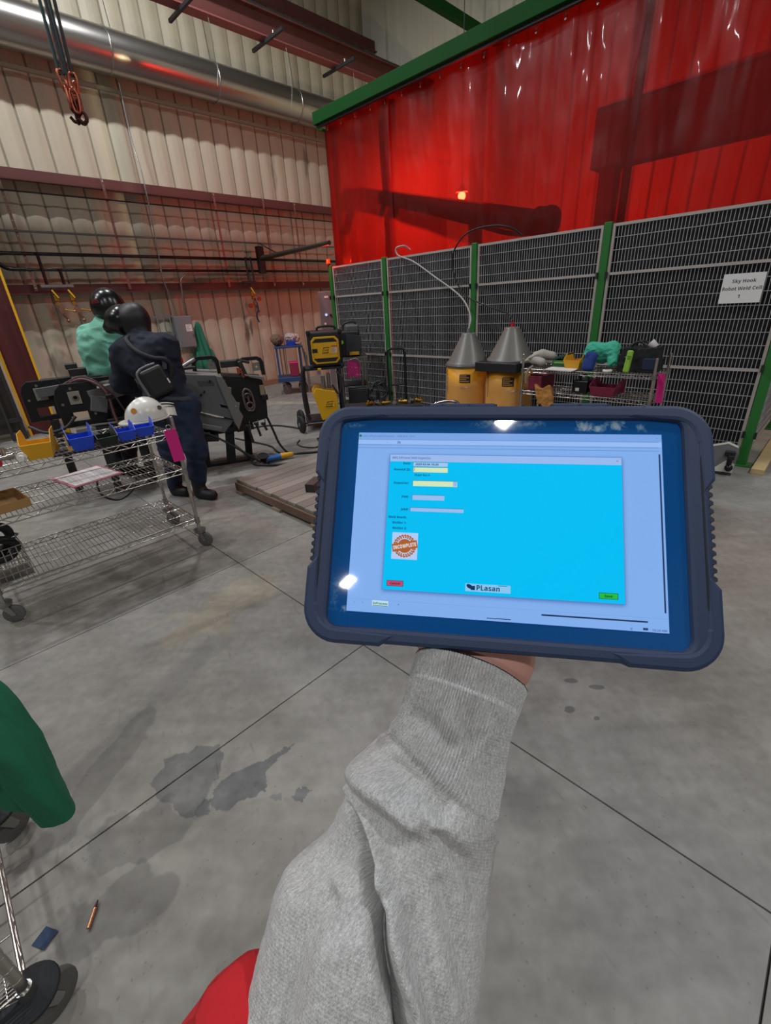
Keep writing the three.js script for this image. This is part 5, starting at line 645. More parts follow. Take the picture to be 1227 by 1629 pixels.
{
  const t = thing('frame_weldment', 'black and grey steel frame weldment with arched brackets at left', 'workpiece', [1.2, 0, -5.0], -0.236);
  const arch = (x, y, z, w, h, px) => { const a = mesh('arch_plate', put(poly([[-w, 0], [-w, h * 0.72], [-w * 0.86, h * 0.9], [-w * 0.6, h], [w * 0.75, h], [w, h * 0.86], [w, 0]], 0.03, 0.006, [[[-w * 0.6, h * 0.1], [w * 0.3, h * 0.1], [w * 0.3, h * 0.35], [-w * 0.6, h * 0.35]]]), x, y, z), C.blackPart, t); const q = mesh('eye_plate', put(poly([[-0.045, -0.055], [0.045, -0.055], [0.045, 0.055], [-0.045, 0.055]], 0.014, 0.002, [[0.005, 0, 0.02]]), x + px, y + h * 0.68, z + 0.035), M(0x9a948a, 0.5), a); mesh('boss', put(torus(0.022, 0.007, x + px + 0.005, y + h * 0.68, z + 0.053), 0, 0, 0), M(0x77716a, 0.5), q); for (const [bx, by] of [[-w * 0.75, h * 0.55], [w * 0.6, h * 0.25], [-w * 0.2, h * 0.9]]) mesh('bolt', cyl(0.012, 0.012, 0.012, x + bx, y + by, z + 0.042, Math.PI / 2, 0, 0, 8), C.steel, a); };
  arch(-0.19, 0.72, 0.02, 0.17, 0.38, -0.02); arch(-0.46, 0.76, -0.35, 0.17, 0.36, -0.02);
  mesh('box_beam', (() => { const g = strut(V(-0.1, 0.96, 0.05), V(0.34, 1.02, -0.2), 0.1, 0.13); return g; })(), C.hullLight, t); mesh('beam_end', strut(V(-0.1, 0.92, 0.08), V(0.02, 0.88, 0.06), 0.09, 0.14), C.hull, t);
  mesh('beam_top', [box(0.3, 0.02, 0.14, 0.16, 1.075, -0.22, 0, 0.7, 0.08)], C.hullLight, t); mesh('rear_beam', strut(V(-0.5, 1.02, -0.3), V(0.1, 1.06, -0.24), 0.1, 0.08), C.hull, t); mesh('top_block', [rbox(0.15, 0.07, 0.12, 0.01, -0.13, 1.17, -0.3), rbox(0.1, 0.05, 0.1, 0.01, -0.17, 1.225, -0.32), box(0.24, 0.02, 0.14, -0.06, 1.115, -0.25)], C.darkSteel, t);
  mesh('dark_beam', [rbox(0.3, 0.05, 0.1, 0.01, 0.02, 1.09, -0.2), rbox(0.26, 0.06, 0.09, 0.01, -0.33, 1.1, -0.38)], C.blackPart, t);
  mesh('low_box', [rbox(0.42, 0.2, 0.3, 0.02, 0.06, 0.62, 0.02)], M(0x1b1d22, 0.6), t); mesh('low_box_edge', [strut(V(-0.15, 0.73, 0.17), V(0.27, 0.72, 0.17), 0.03, 0.012)], C.hullLight, t); mesh('grey_block', rbox(0.16, 0.12, 0.14, 0.01, -0.2, 0.66, 0.12), M(0x77776f, 0.7), t);
  for (const [x, z] of [[-0.45, -0.3], [-0.1, 0.0], [0.22, -0.05], [0.26, -0.2]]) mesh('stand_leg', box(0.07, 0.75, 0.07, x, 0.375, z), C.darkSteel, t); mesh('stand_top', box(0.85, 0.05, 0.3, -0.1, 0.5, -0.08), C.darkSteel, t);
  mesh('gas_hose', tube([[-0.24, 1.1, 0.0], [-0.1, 1.13, 0.06], [0.04, 1.02, 0.12], [0.06, 0.8, 0.16], [0.07, 0.66, 0.2]], 0.012, 40), M(0x6d4348, 0.5), t); mesh('gas_hose', tube([[-0.26, 1.1, 0.0], [-0.1, 1.15, 0.04], [0.08, 1.0, 0.1], [0.16, 0.8, 0.14]], 0.01, 40), M(0x4a3436, 0.5), t); mesh('hose_joint', [rbox(0.06, 0.04, 0.04, 0.008, 0.06, 0.96, 0.13)], C.blackPart, t);
  mesh('cable', tube([[-0.62, 0.78, 0.05], [-0.5, 0.72, 0.14], [-0.35, 0.74, 0.14], [-0.25, 0.82, 0.1]], 0.014, 30), C.cable, t); mesh('cable', tube([[-0.5, 0.66, 0.1], [-0.4, 0.7, 0.16], [-0.28, 0.66, 0.16]], 0.012, 30), C.cable, t); mesh('yellow_foot', rbox(0.07, 0.2, 0.06, 0.01, -0.36, 0.62, 0.12), C.wyellow, t);
}
// ---------------------------------------------------------------- people
const skin = M(0xdca394, 0.55), cloth = c => M(c, 0.9, 0, { bumpMap: grain, bumpScale: 0.0008 });
const bounds = (pts, m) => [[0, 1, 2].map(i => Math.min(...pts.map(p => p[i])) - m), [0, 1, 2].map(i => Math.max(...pts.map(p => p[i])) + m)];
function gloveHand(w, h, m, parent) { // a half closed glove at hand point h coming from wrist w
  const d = V(...h).sub(V(...w)).normalize(), s = d.clone().cross(V(0, 1, 0)).normalize(), n = s.clone().cross(d), P = (a, b, c) => { const v = V(...h).addScaledVector(d, a).addScaledVector(s, b).addScaledVector(n, c); return [v.x, v.y, v.z]; };
  const f = [bone(w, P(0.0, 0, 0), 0.04, 0.042), bone(P(0, 0, 0), P(0.06, 0, 0), 0.042, 0.038)];
  for (let i = 0; i < 4; i++) { const b = -0.03 + i * 0.02, l = [0.05, 0.06, 0.056, 0.042][i]; f.push(bone(P(0.06, b, 0), P(0.06 + l * 0.7, b * 1.1, -0.012), 0.013, 0.012), bone(P(0.06 + l * 0.7, b * 1.1, -0.012), P(0.06 + l, b * 1.1, -0.045), 0.012, 0.01)); }
  f.push(bone(P(0.0, -0.035, 0), P(0.05, -0.065, -0.02), 0.016, 0.013), bone(P(0.05, -0.065, -0.02), P(0.08, -0.055, -0.04), 0.013, 0.011));
  const [lo, hi] = bounds([w, P(0.13, 0.05, 0.05), P(0.13, -0.08, -0.06), h], 0.07); mesh('glove', nets(join(f, 0.014), lo, hi, 0.0075), m, parent);
}
function welder(label, J, cols, build) {
  const t = thing('person', label, 'person');
  const all = Object.values(J).filter(Array.isArray), torso = [bone(J.hip, J.waist, 0.13, 0.13), bone(J.waist, J.chest, 0.13, 0.15), bone(J.hipL, J.hipR, 0.1, 0.1), bone(J.chest, J.shoL, 0.13, 0.085), bone(J.chest, J.shoR, 0.13, 0.085), bone(J.chest, J.neck, 0.11, 0.07)];
  const arms = [bone(J.shoL, J.elbL, 0.055, 0.045), bone(J.elbL, J.handL, 0.043, 0.032), bone(J.shoR, J.elbR, 0.055, 0.045), bone(J.elbR, J.handR, 0.043, 0.032)];
  const legs = [bone(J.hipL, J.kneeL, 0.095, 0.06), bone(J.kneeL, J.ankL, 0.05, 0.03), bone(J.hipR, J.kneeR, 0.095, 0.06), bone(J.kneeR, J.ankR, 0.05, 0.03)];
  const head = [bone(J.neck, J.head, 0.055, 0.07), egg(J.head, [0.085, 0.115, 0.1])], feet = [bone(J.ankL, J.toeL, 0.03, 0.025), bone(J.ankR, J.toeR, 0.03, 0.025)];
  let [lo, hi] = bounds(all, 0.24); mesh('body', nets(join([...torso, ...arms, ...legs, ...head, ...feet], 0.05), lo, hi, 0.024), skin, t);
  const wr = (k, f) => (x, y, z) => f(x, y, z) - k - 0.005 + 0.014 * fbm3(x * 9, y * 14, z * 9, 2) + 0.05 * Math.abs(fbm3(x * 6 + 5, y * 10 + x * 5, z * 6, 2)) - 0.008;
  const tor = join(torso, 0.09), arm = join(arms, 0.05);
  mesh('jacket', nets((x, y, z) => Math.max(wr(0.03, (a, b, c) => smin(tor(a, b, c), arm(a, b, c) - 0.008, 0.05))(x, y, z), cols.hem - y), lo, hi, 0.017), cloth(cols.jacket), t);
  const leg = join([...legs, bone(J.hipL, J.hipR, 0.11, 0.11), bone(J.hip, J.waist, 0.12, 0.11)], 0.05);
  mesh('trousers', nets((x, y, z) => Math.max(wr(0.034, leg)(x, y, z), y - cols.waist, 0.06 - y), lo, hi, 0.017), cloth(cols.trousers), t);
  for (const [a, b] of [[J.ankL, J.toeL], [J.ankR, J.toeR]]) { const [l2, h2] = bounds([a, b], 0.14); l2[1] = 0.0 - 0.02; mesh('boot', nets((x, y, z) => Math.max(join([bone([a[0], a[1] + 0.06, a[2]], a, 0.062, 0.062), bone([a[0], 0.045, a[2]], [b[0], 0.042, b[2]], 0.058, 0.05)], 0.03)(x, y, z), 0.004 - y), l2, h2, 0.011), M(0x16151a, 0.6), t); }
  gloveHand(J.elbL.map((v, i) => v * 0.25 + J.handL[i] * 0.75), J.handL, cloth(cols.glove), t); gloveHand(J.elbR.map((v, i) => v * 0.25 + J.handR[i] * 0.75), J.handR, cloth(cols.glove), t);
  build(t, J); return t;
}
welder('person in navy work clothes and black hood bending forward, seen from behind', {
  hip: [1.555, 0.9, -4.25], hipL: [1.47, 0.86, -4.3], hipR: [1.62, 0.86, -4.19], kneeR: [1.6, 0.48, -4.1], ankR: [1.57, 0.1, -4.14], toeR: [1.62, 0.04, -4.0], kneeL: [1.47, 0.46, -4.34], ankL: [1.45, 0.1, -4.42], toeL: [1.5, 0.04, -4.3],
  waist: [1.55, 1.03, -4.29], chest: [1.535, 1.27, -4.43], shoL: [1.37, 1.33, -4.56], shoR: [1.63, 1.36, -4.3], neck: [1.53, 1.45, -4.53], head: [1.545, 1.6, -4.6], elbR: [1.67, 1.09, -4.37], handR: [1.79, 1.13, -4.6], elbL: [1.33, 1.07, -4.72], handL: [1.5, 0.98, -4.92],
}, { jacket: 0x161b2c, trousers: 0x1a2740, glove: 0x24262b, hem: 0.88, waist: 0.98 }, (t, J) => {
  const hd = M(0x0b0c0f, 0.5); // hood: neck cape, helmet shell facing left
  mesh('hood', nets(join([egg([1.54, 1.61, -4.59], [0.125, 0.13, 0.14]), bone([1.5, 1.6, -4.63], [1.38, 1.56, -4.73], 0.1, 0.06), bone([1.54, 1.56, -4.58], [1.54, 1.47, -4.52], 0.1, 0.09)], 0.06), [1.25, 1.35, -4.9], [1.75, 1.8, -4.35], 0.012), hd, t);
  mesh('helmet_shell', nets((x, y, z) => Math.max(join([egg([1.47, 1.6, -4.66], [0.13, 0.13, 0.13]), bone([1.42, 1.6, -4.7], [1.37, 1.55, -4.74], 0.09, 0.055)], 0.04)(x, y, z), (x - 1.5) * 0.8 - (z + 4.63) * 0.6), [1.22, 1.4, -4.92], [1.66, 1.78, -4.45], 0.011), C.blackGloss, t);
  const pk = new THREE.Group(); // powered air pack on the back
  const p = mesh('air_pack', nets((x, y, z) => { const q = [Math.abs(x) - 0.1, Math.abs(y) - 0.12, Math.abs(z) - 0.045]; return Math.hypot(...q.map(v => Math.max(v + 0.035, 0))) - 0.035; }, [-0.15, -0.17, -0.1], [0.15, 0.17, 0.1], 0.01), M(0x17181c, 0.45), t); p.position.set(1.435, 1.115, -4.13); p.rotation.set(-0.12, -0.35, 0.28);
  mesh('pack_edge', [tube([[-0.06, 0.135, 0.01], [-0.105, 0.11, 0.01], [-0.115, 0.06, 0.01], [-0.115, -0.08, 0.01]], 0.012, 20), tube([[-0.06, 0.135, 0.01], [0.0, 0.138, 0.01], [0.06, 0.132, 0.01]], 0.01, 16)], M(0x77767a, 0.35, 0.3), p); mesh('pack_logo', box(0.012, 0.04, 0.004, 0.085, -0.03, 0.047), C.white, p);
  mesh('breathing_hose', tube([[1.46, 1.47, -4.5], [1.37, 1.45, -4.4], [1.38, 1.36, -4.25], [1.46, 1.3, -4.16], [1.54, 1.28, -4.13], [1.58, 1.22, -4.13], [1.56, 1.13, -4.14]], 0.019, 60, 10), C.rubber, t);
  mesh('belt', nets((x, y, z) => { const d = join([bone(J.hip, J.waist, 0.13, 0.13), bone(J.hipL, J.hipR, 0.1, 0.1)], 0.09)(x, y, z) - 0.05; return Math.max(d, Math.abs(y - 0.955 + (x - 1.55) * 0.15) - 0.022); }, [1.25, 0.85, -4.55], [1.85, 1.06, -3.95], 0.012), M(0x22252c, 0.6), t);
  for (const [a, b] of [[[1.45, 1.42, -4.38], [1.42, 1.2, -4.2]], [[1.62, 1.43, -4.24], [1.53, 1.2, -4.15]]]) mesh('harness_strap', strut(V(...a), V(...b), 0.04, 0.012), M(0x1c2330, 0.8), t);
});
welder('person in green welding jacket and shiny black helmet leaning over the workpiece', {
  hip: [1.4, 0.97, -5.42], hipL: [1.36, 0.92, -5.52], hipR: [1.44, 0.92, -5.32], kneeR: [1.42, 0.5, -5.34], ankR: [1.36, 0.1, -5.4], toeR: [1.48, 0.04, -5.38], kneeL: [1.36, 0.5, -5.55], ankL: [1.32, 0.1, -5.6], toeL: [1.44, 0.04, -5.58],
  waist: [1.4, 1.1, -5.42], chest: [1.44, 1.36, -5.43], shoL: [1.42, 1.47, -5.56], shoR: [1.53, 1.48, -5.25], neck: [1.52, 1.56, -5.4], head: [1.62, 1.71, -5.37], elbR: [1.5, 1.21, -5.16], handR: [1.66, 1.12, -5.12], elbL: [1.5, 1.2, -5.72], handL: [1.68, 1.05, -5.5],
}, { jacket: 0x6fae98, trousers: 0x20242e, glove: 0x4a4640, hem: 0.93, waist: 1.05 }, t => {
  mesh('helmet', nets(join([egg([1.59, 1.75, -5.37], [0.15, 0.15, 0.15]), egg([1.6, 1.7, -5.37], [0.155, 0.11, 0.155])], 0.03), [1.38, 1.52, -5.6], [1.82, 1.96, -5.15], 0.011), C.blackGloss, t);
  mesh('helmet_brim', put(torus(0.145, 0.014, 1.61, 1.67, -5.37, Math.PI / 2, -0.25, 0, Math.PI * 2, 40), 0, 0, 0), M(0x3c3a34, 0.3), t);
  mesh('face_mask', nets((x, y, z) => join([bone([1.63, 1.66, -5.36], [1.66, 1.52, -5.3], 0.13, 0.1), bone([1.68, 1.6, -5.34], [1.73, 1.5, -5.28], 0.09, 0.05)], 0.05)(x, y, z), [1.44, 1.34, -5.56], [1.9, 1.8, -5.1], 0.012), M(0x0f1012, 0.55), t);
  mesh('helmet_decal', nets((x, y, z) => Math.max(egg([1.59, 1.75, -5.37], [0.1515, 0.1515, 0.1515])(x, y, z), Math.hypot(x - 1.47, (y - 1.73) * 0.8, z + 5.3) - 0.06), [1.38, 1.6, -5.45], [1.6, 1.88, -5.15], 0.008), M(0x5a1a20, 0.25), t);
});
// ---------------------------------------------------------------- tablet in a rugged case
const TAB = { pos: V(0.2587, 1.4526, -0.147), x: V(0.5762, -0.0199, 0.8171), y: V(0.4741, 0.8225, -0.3143), z: V(-0.6658, 0.5685, 0.4833) };
const tabQ = new THREE.Quaternion().setFromRotationMatrix(new THREE.Matrix4().makeBasis(TAB.x, TAB.y, TAB.z));
const screenTex = canvasTex(1280, 800, (g, w, h) => {
  const bg = '#86b4f4', ink = '#27466e'; g.fillStyle = bg; g.fillRect(0, 0, w, h);
  g.fillStyle = '#7faaea'; g.fillRect(0, 0, w, 30); g.fillStyle = '#9cc2fa'; g.fillRect(0, 34, w, 20); g.fillStyle = '#5f88c4'; for (const y of [31, 56, 70]) g.fillRect(0, y, w - 12, 2);
  g.fillStyle = '#1f7a4a'; g.beginPath(); g.arc(8, 15, 6, 0, 7); g.fill(); g.fillStyle = '#5c83bd'; g.font = '13px sans-serif'; g.fillText('AMQ InProcess Weld Inspection  -  Weld Book - Excel', 20, 20, 236); g.fillText('\u2012   \u25a1', 1195, 20); g.fillText('\u00d7', 1258, 20);
  g.fillStyle = ink; g.font = 'italic bold 15px serif'; g.fillText('fx', 178, 50); g.font = '13px sans-serif'; g.fillStyle = '#7297cc'; g.fillText('\u25be', 94, 50); g.fillText('\u00d7', 130, 50); g.fillText('\u2713', 152, 50);
  g.shadowColor = 'rgba(30,60,140,0.55)'; g.shadowBlur = 16; g.shadowOffsetY = 6; g.fillStyle = '#9fc0f6'; g.fillRect(150, 100, 974, 600); g.shadowColor = 'transparent'; g.shadowBlur = 0; g.shadowOffsetY = 0;
  g.fillStyle = '#05c4fc'; g.fillRect(151, 133, 972, 566); g.strokeStyle = '#5d86c0'; g.lineWidth = 2; g.strokeRect(150, 100, 974, 600);
  g.fillStyle = '#33548a'; g.font = '14px sans-serif'; g.fillText('AMQ InProcess Weld Inspection', 160, 121, 172); g.fillText('\u00d7', 1103, 121);
  const lab = (s, x, y) => { g.fillStyle = '#123c63'; g.font = 'bold 14px sans-serif'; g.textAlign = 'right'; g.fillText(s, x, y + 5, 84); g.textAlign = 'left'; };
  const field = (x, y, ww, hh, c) => { g.fillStyle = c; g.fillRect(x, y, ww, hh); g.fillStyle = '#3d6c96'; g.fillRect(x, y, ww, 2); g.fillRect(x, y, 2, hh); };
  lab('Date:', 246, 141); field(254, 134, 154, 20, '#a4cdf8'); g.fillStyle = '#123c63'; g.font = 'bold 13px sans-serif'; g.fillText('2025-03-04 10:20', 266, 149, 108);
  lab('Asmnt# ID:', 246, 170); field(256, 157, 153, 24, '#d8eec0'); g.fillStyle = '#c0504d'; g.fillRect(262, 161, 2, 14); g.fillStyle = '#123c63'; g.font = 'bold 13px sans-serif'; g.fillText('Shape: Rev: 0', 264, 198, 68);
  lab('Inspector:', 242, 231); field(257, 218, 195, 26, '#d8eec0'); g.fillStyle = '#9fc0ee'; g.fillRect(434, 220, 17, 22); g.fillStyle = ink; g.fillText('\u25be', 437, 236);
  lab('PN#:', 244, 293); field(257, 282, 142, 24, '#9cc4f6'); lab('Job#:', 246, 349); field(251, 339, 232, 18, '#9cc4f6'); lab('Weld Booth:', 240, 385); lab('Welder 1:', 240, 409); lab('Welder 2:', 242, 433);
  g.fillStyle = '#b5d2fa'; g.fillRect(181, 452, 112, 116); // round INCOMPLETE stamp
  g.save(); g.translate(237, 510); g.strokeStyle = '#b5622e'; g.fillStyle = '#b5622e'; for (let i = 0; i < 24; i++) { const a = i / 24 * 6.283; g.beginPath(); g.arc(46 * Math.cos(a), 46 * Math.sin(a), 4, 0, 7); g.fill(); } g.lineWidth = 3; g.beginPath(); g.arc(0, 0, 45, 0, 7); g.stroke(); g.beginPath(); g.arc(0, 0, 30, 0, 7); g.fill(); g.rotate(-0.2); g.lineWidth = 2; for (let i = 0; i < 9; i++) { const a = -2.6 + i * 0.26; g.save(); g.rotate(a + Math.PI / 2); g.fillRect(-3, -42, 6, 8); g.restore(); g.save(); g.rotate(a - Math.PI / 2); g.fillRect(-3, -42, 6, 8); g.restore(); }
  g.fillStyle = '#b5622e'; g.fillRect(-55, -17, 110, 34); g.fillStyle = '#e6f0fd'; g.font = 'bold 22px sans-serif'; g.textAlign = 'center'; g.fillText('INCOMPLETE', 0, 8, 102); g.textAlign = 'left'; g.restore();
  const btn = (x, y, c, s) => { g.fillStyle = c; g.fillRect(x, y, 70, 23); g.strokeStyle = '#35506e'; g.strokeRect(x, y, 70, 23); g.fillStyle = '#1a2c30'; g.font = 'bold 14px sans-serif'; g.textAlign = 'center'; g.fillText(s, x + 35, y + 17); g.textAlign = 'left'; };
  btn(169, 660, '#cf4a6e', 'Cancel'); btn(1027, 660, '#22c443', 'Save');
  g.fillStyle = '#8ccdf6'; g.fillRect(500, 654, 184, 32); g.fillStyle = '#14365f'; g.beginPath(); g.ellipse(518, 666, 14, 8, 0.5, 0, 7); g.fill(); g.beginPath(); g.moveTo(516, 664); g.lineTo(540, 662); g.lineTo(540, 680); g.lineTo(524, 680); g.fill(); g.font = 'bold 27px sans-serif'; g.fillStyle = '#1d3d66'; g.font = 'bold 29px sans-serif'; g.fillText('PLasan', 544, 680, 132); g.fillRect(634, 656, 36, 2);
  g.fillStyle = '#7ea9e8'; g.fillRect(0, 745, w, 2); g.fillStyle = '#c4e4f4'; g.fillRect(110, 748, 70, 24); g.fillStyle = '#1f6a4a'; g.font = 'bold 14px sans-serif'; g.fillText('InProcess', 113, 765, 64); g.fillRect(112, 769, 66, 2); g.fillStyle = '#5b7fb5'; g.fillText('\u2039', 30, 765); g.fillText('\u203a', 66, 765); g.fillText('+', 220, 765);
  g.fillStyle = '#1d3357'; g.fillRect(806, 759, 398, 6); g.fillRect(1266, 84, 6, 640); g.font = '12px sans-serif'; g.fillText('\u25c2', 790, 767); g.fillText('\u25b8', 1246, 766); g.fillText('\u25b4', 1264, 80); g.fillText('\u25be', 1264, 738); g.fillRect(590, 788, 96, 3);
  g.fillStyle = '#2a4366'; g.font = '13px sans-serif'; g.fillText('10:20 AM', 1218, 796, 56); g.fillRect(1186, 785, 18, 9); g.fillText('((', 1140, 796); g.fillText('\u25a1\u25a1', 1158, 796);
});
{
  const t = thing('tablet', 'rugged tablet in dark case showing a cyan inspection form', 'tablet', [TAB.pos.x, TAB.pos.y, TAB.pos.z]); t.quaternion.copy(tabQ);
  const caseMat = M(0x2a3a5a, 0.6, 0, { bumpMap: grain, bumpScale: 0.0002 });
  const rc = (w0, w1, h0, h1, r, n = 8) => { const o = []; for (const [cx, cy, a] of [[w1 - r, h1 - r, 0], [w0 + r, h1 - r, 1], [w0 + r, h0 + r, 2], [w1 - r, h0 + r, 3]]) for (let i = 0; i <= n; i++) { const q = (a + i / n) * Math.PI / 2; o.push([cx + r * Math.cos(q), cy + r * Math.sin(q)]); } return o; };
  const glass = rc(-0.1255, 0.1245, -0.0815, 0.0815, 0.011);
  mesh('case_frame', put(poly(rc(-0.1335, 0.1335, -0.0862, 0.0862, 0.02), 0.014, 0.003, [glass.slice().reverse()]), 0, 0, -0.0135), caseMat, t);
  mesh('back_shell', put(poly(rc(-0.133, 0.133, -0.0855, 0.0855, 0.02), 0.006, 0.003), 0, 0, -0.022), caseMat, t);
  const bumper = (sx, sy) => { const L = sy > 0 ? 0.026 : 0.04, o = rc(-0.022, 0.022, -0.022, 0.022, 0.0215).map(([x, y]) => [x, y]); const pts = [[-L, 0.0], [-L + 0.008, 0.0045], [0.0, 0.0045]]; for (let i = 0; i <= 8; i++) { const q = Math.PI / 2 * (1 - i / 8); pts.push([0.0 + 0.022 * Math.cos(q), -0.0175 + 0.022 * Math.sin(q)]); } pts.push([0.022, -0.045], [0.0175, -0.052], [0.0175, -0.02]); for (let i = 0; i <= 6; i++) { const q = Math.PI / 2 * (i / 6); pts.push([0.0 + 0.0165 * Math.cos(q), -0.0185 + 0.0175 * Math.sin(q)]); } const g = poly(pts, 0.016, 0.003); g.scale(sx, sy, 1); if (sx * sy < 0) { const ix = g.index; if (!ix) { const p = g.attributes.position.array, u = g.attributes.uv.array, nn = g.attributes.normal.array; for (let i = 0; i < p.length; i += 9) for (let k = 0; k < 3; k++) { [p[i + 3 + k], p[i + 6 + k]] = [p[i + 6 + k], p[i + 3 + k]];[nn[i + 3 + k], nn[i + 6 + k]] = [nn[i + 6 + k], nn[i + 3 + k]]; } } } return put(g, sx * 0.1155, sy > 0 ? 0.0812 : -0.0835, -0.0145); };
  for (const sx of [-1, 1]) for (const sy of [-1, 1]) mesh('corner_bumper', bumper(sx, sy), caseMat, t);
  for (const sx of [-1, 1]) { const gr = mesh('side_grip', rbox(0.006, 0.1, 0.014, 0.003, sx * 0.1355, 0.002, -0.007), M(0x252d3c, 0.75), t); for (let i = 0; i < 17; i++) mesh('grip_rib', rod(V(sx * 0.1362, -0.045 + i * 0.0057, -0.014), V(sx * 0.1378, -0.0425 + i * 0.0057, 0.0), 0.0021, 6), M(0x252d3c, 0.75), gr); mesh('groove', [strut(V(sx * 0.1315, 0.05, 0.0032), V(sx * 0.1315, -0.05, 0.0032), 0.0012, 0.0012), strut(V(sx * 0.1315, 0.05, 0.0032), V(sx * 0.1345, 0.06, 0.0032), 0.0012, 0.0012), strut(V(sx * 0.1315, -0.05, 0.0032), V(sx * 0.1345, -0.06, 0.0032), 0.0012, 0.0012)], M(0x171c26, 0.7), gr); }
  for (let i = 0; i < 7; i++) mesh('button_notch', box(0.0016, 0.004, 0.006, -0.045 + i * 0.02, 0.0895, -0.004), M(0x1b2230, 0.7), t);
  mesh('button_bar', [rbox(0.05, 0.004, 0.008, 0.0018, -0.03, 0.0912, -0.006), rbox(0.04, 0.004, 0.008, 0.0018, 0.055, 0.0912, -0.006)], caseMat, t); mesh('stylus_clip', [tube([[-0.055, 0.091, -0.012], [-0.05, 0.098, -0.014], [-0.035, 0.099, -0.014], [-0.03, 0.091, -0.012]], 0.0014, 16, 6)], C.chrome, t);
  const glareAndSmear = canvasTex(1024, 668, (g, w, h) => { // black border glass, blue lens glare painted in, greasy finger smears along the top
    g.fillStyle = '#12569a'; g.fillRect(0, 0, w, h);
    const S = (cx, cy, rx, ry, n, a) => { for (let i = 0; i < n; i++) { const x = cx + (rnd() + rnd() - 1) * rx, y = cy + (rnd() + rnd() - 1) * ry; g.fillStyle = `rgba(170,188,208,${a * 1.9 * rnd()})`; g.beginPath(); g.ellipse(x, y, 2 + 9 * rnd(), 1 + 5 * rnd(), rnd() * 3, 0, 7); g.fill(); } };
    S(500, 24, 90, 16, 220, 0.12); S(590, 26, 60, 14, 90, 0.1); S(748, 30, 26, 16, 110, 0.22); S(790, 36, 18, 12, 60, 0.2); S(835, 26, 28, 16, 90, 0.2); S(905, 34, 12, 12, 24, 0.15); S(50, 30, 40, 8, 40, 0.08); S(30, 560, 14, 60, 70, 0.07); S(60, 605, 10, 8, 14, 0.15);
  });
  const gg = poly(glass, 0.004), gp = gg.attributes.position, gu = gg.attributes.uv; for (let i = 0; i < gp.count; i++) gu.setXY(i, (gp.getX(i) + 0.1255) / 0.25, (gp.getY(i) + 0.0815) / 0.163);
  mesh('border_glass', put(gg, 0, 0, -0.0042), new THREE.MeshPhysicalMaterial({ map: glareAndSmear, roughness: 0.03, metalness: 0 }), t);
  mesh('screen', put(new THREE.PlaneGeometry(0.2172, 0.1358), 0, 0, 0.0004), new THREE.MeshPhysicalMaterial({ color: 0x02060c, roughness: 0.03, emissive: 0xffffff, emissiveMap: screenTex, emissiveIntensity: 0.92 }), t);
  const l = new THREE.RectAreaLight(0x6fb4ff, 0.5, 0.2172, 0.1358); l.position.copy(TAB.pos).addScaledVector(TAB.z, 0.003); l.quaternion.copy(tabQ).multiply(new THREE.Quaternion().setFromAxisAngle(V(0, 1, 0), Math.PI)); l.castShadow = true; scene.add(l);
}
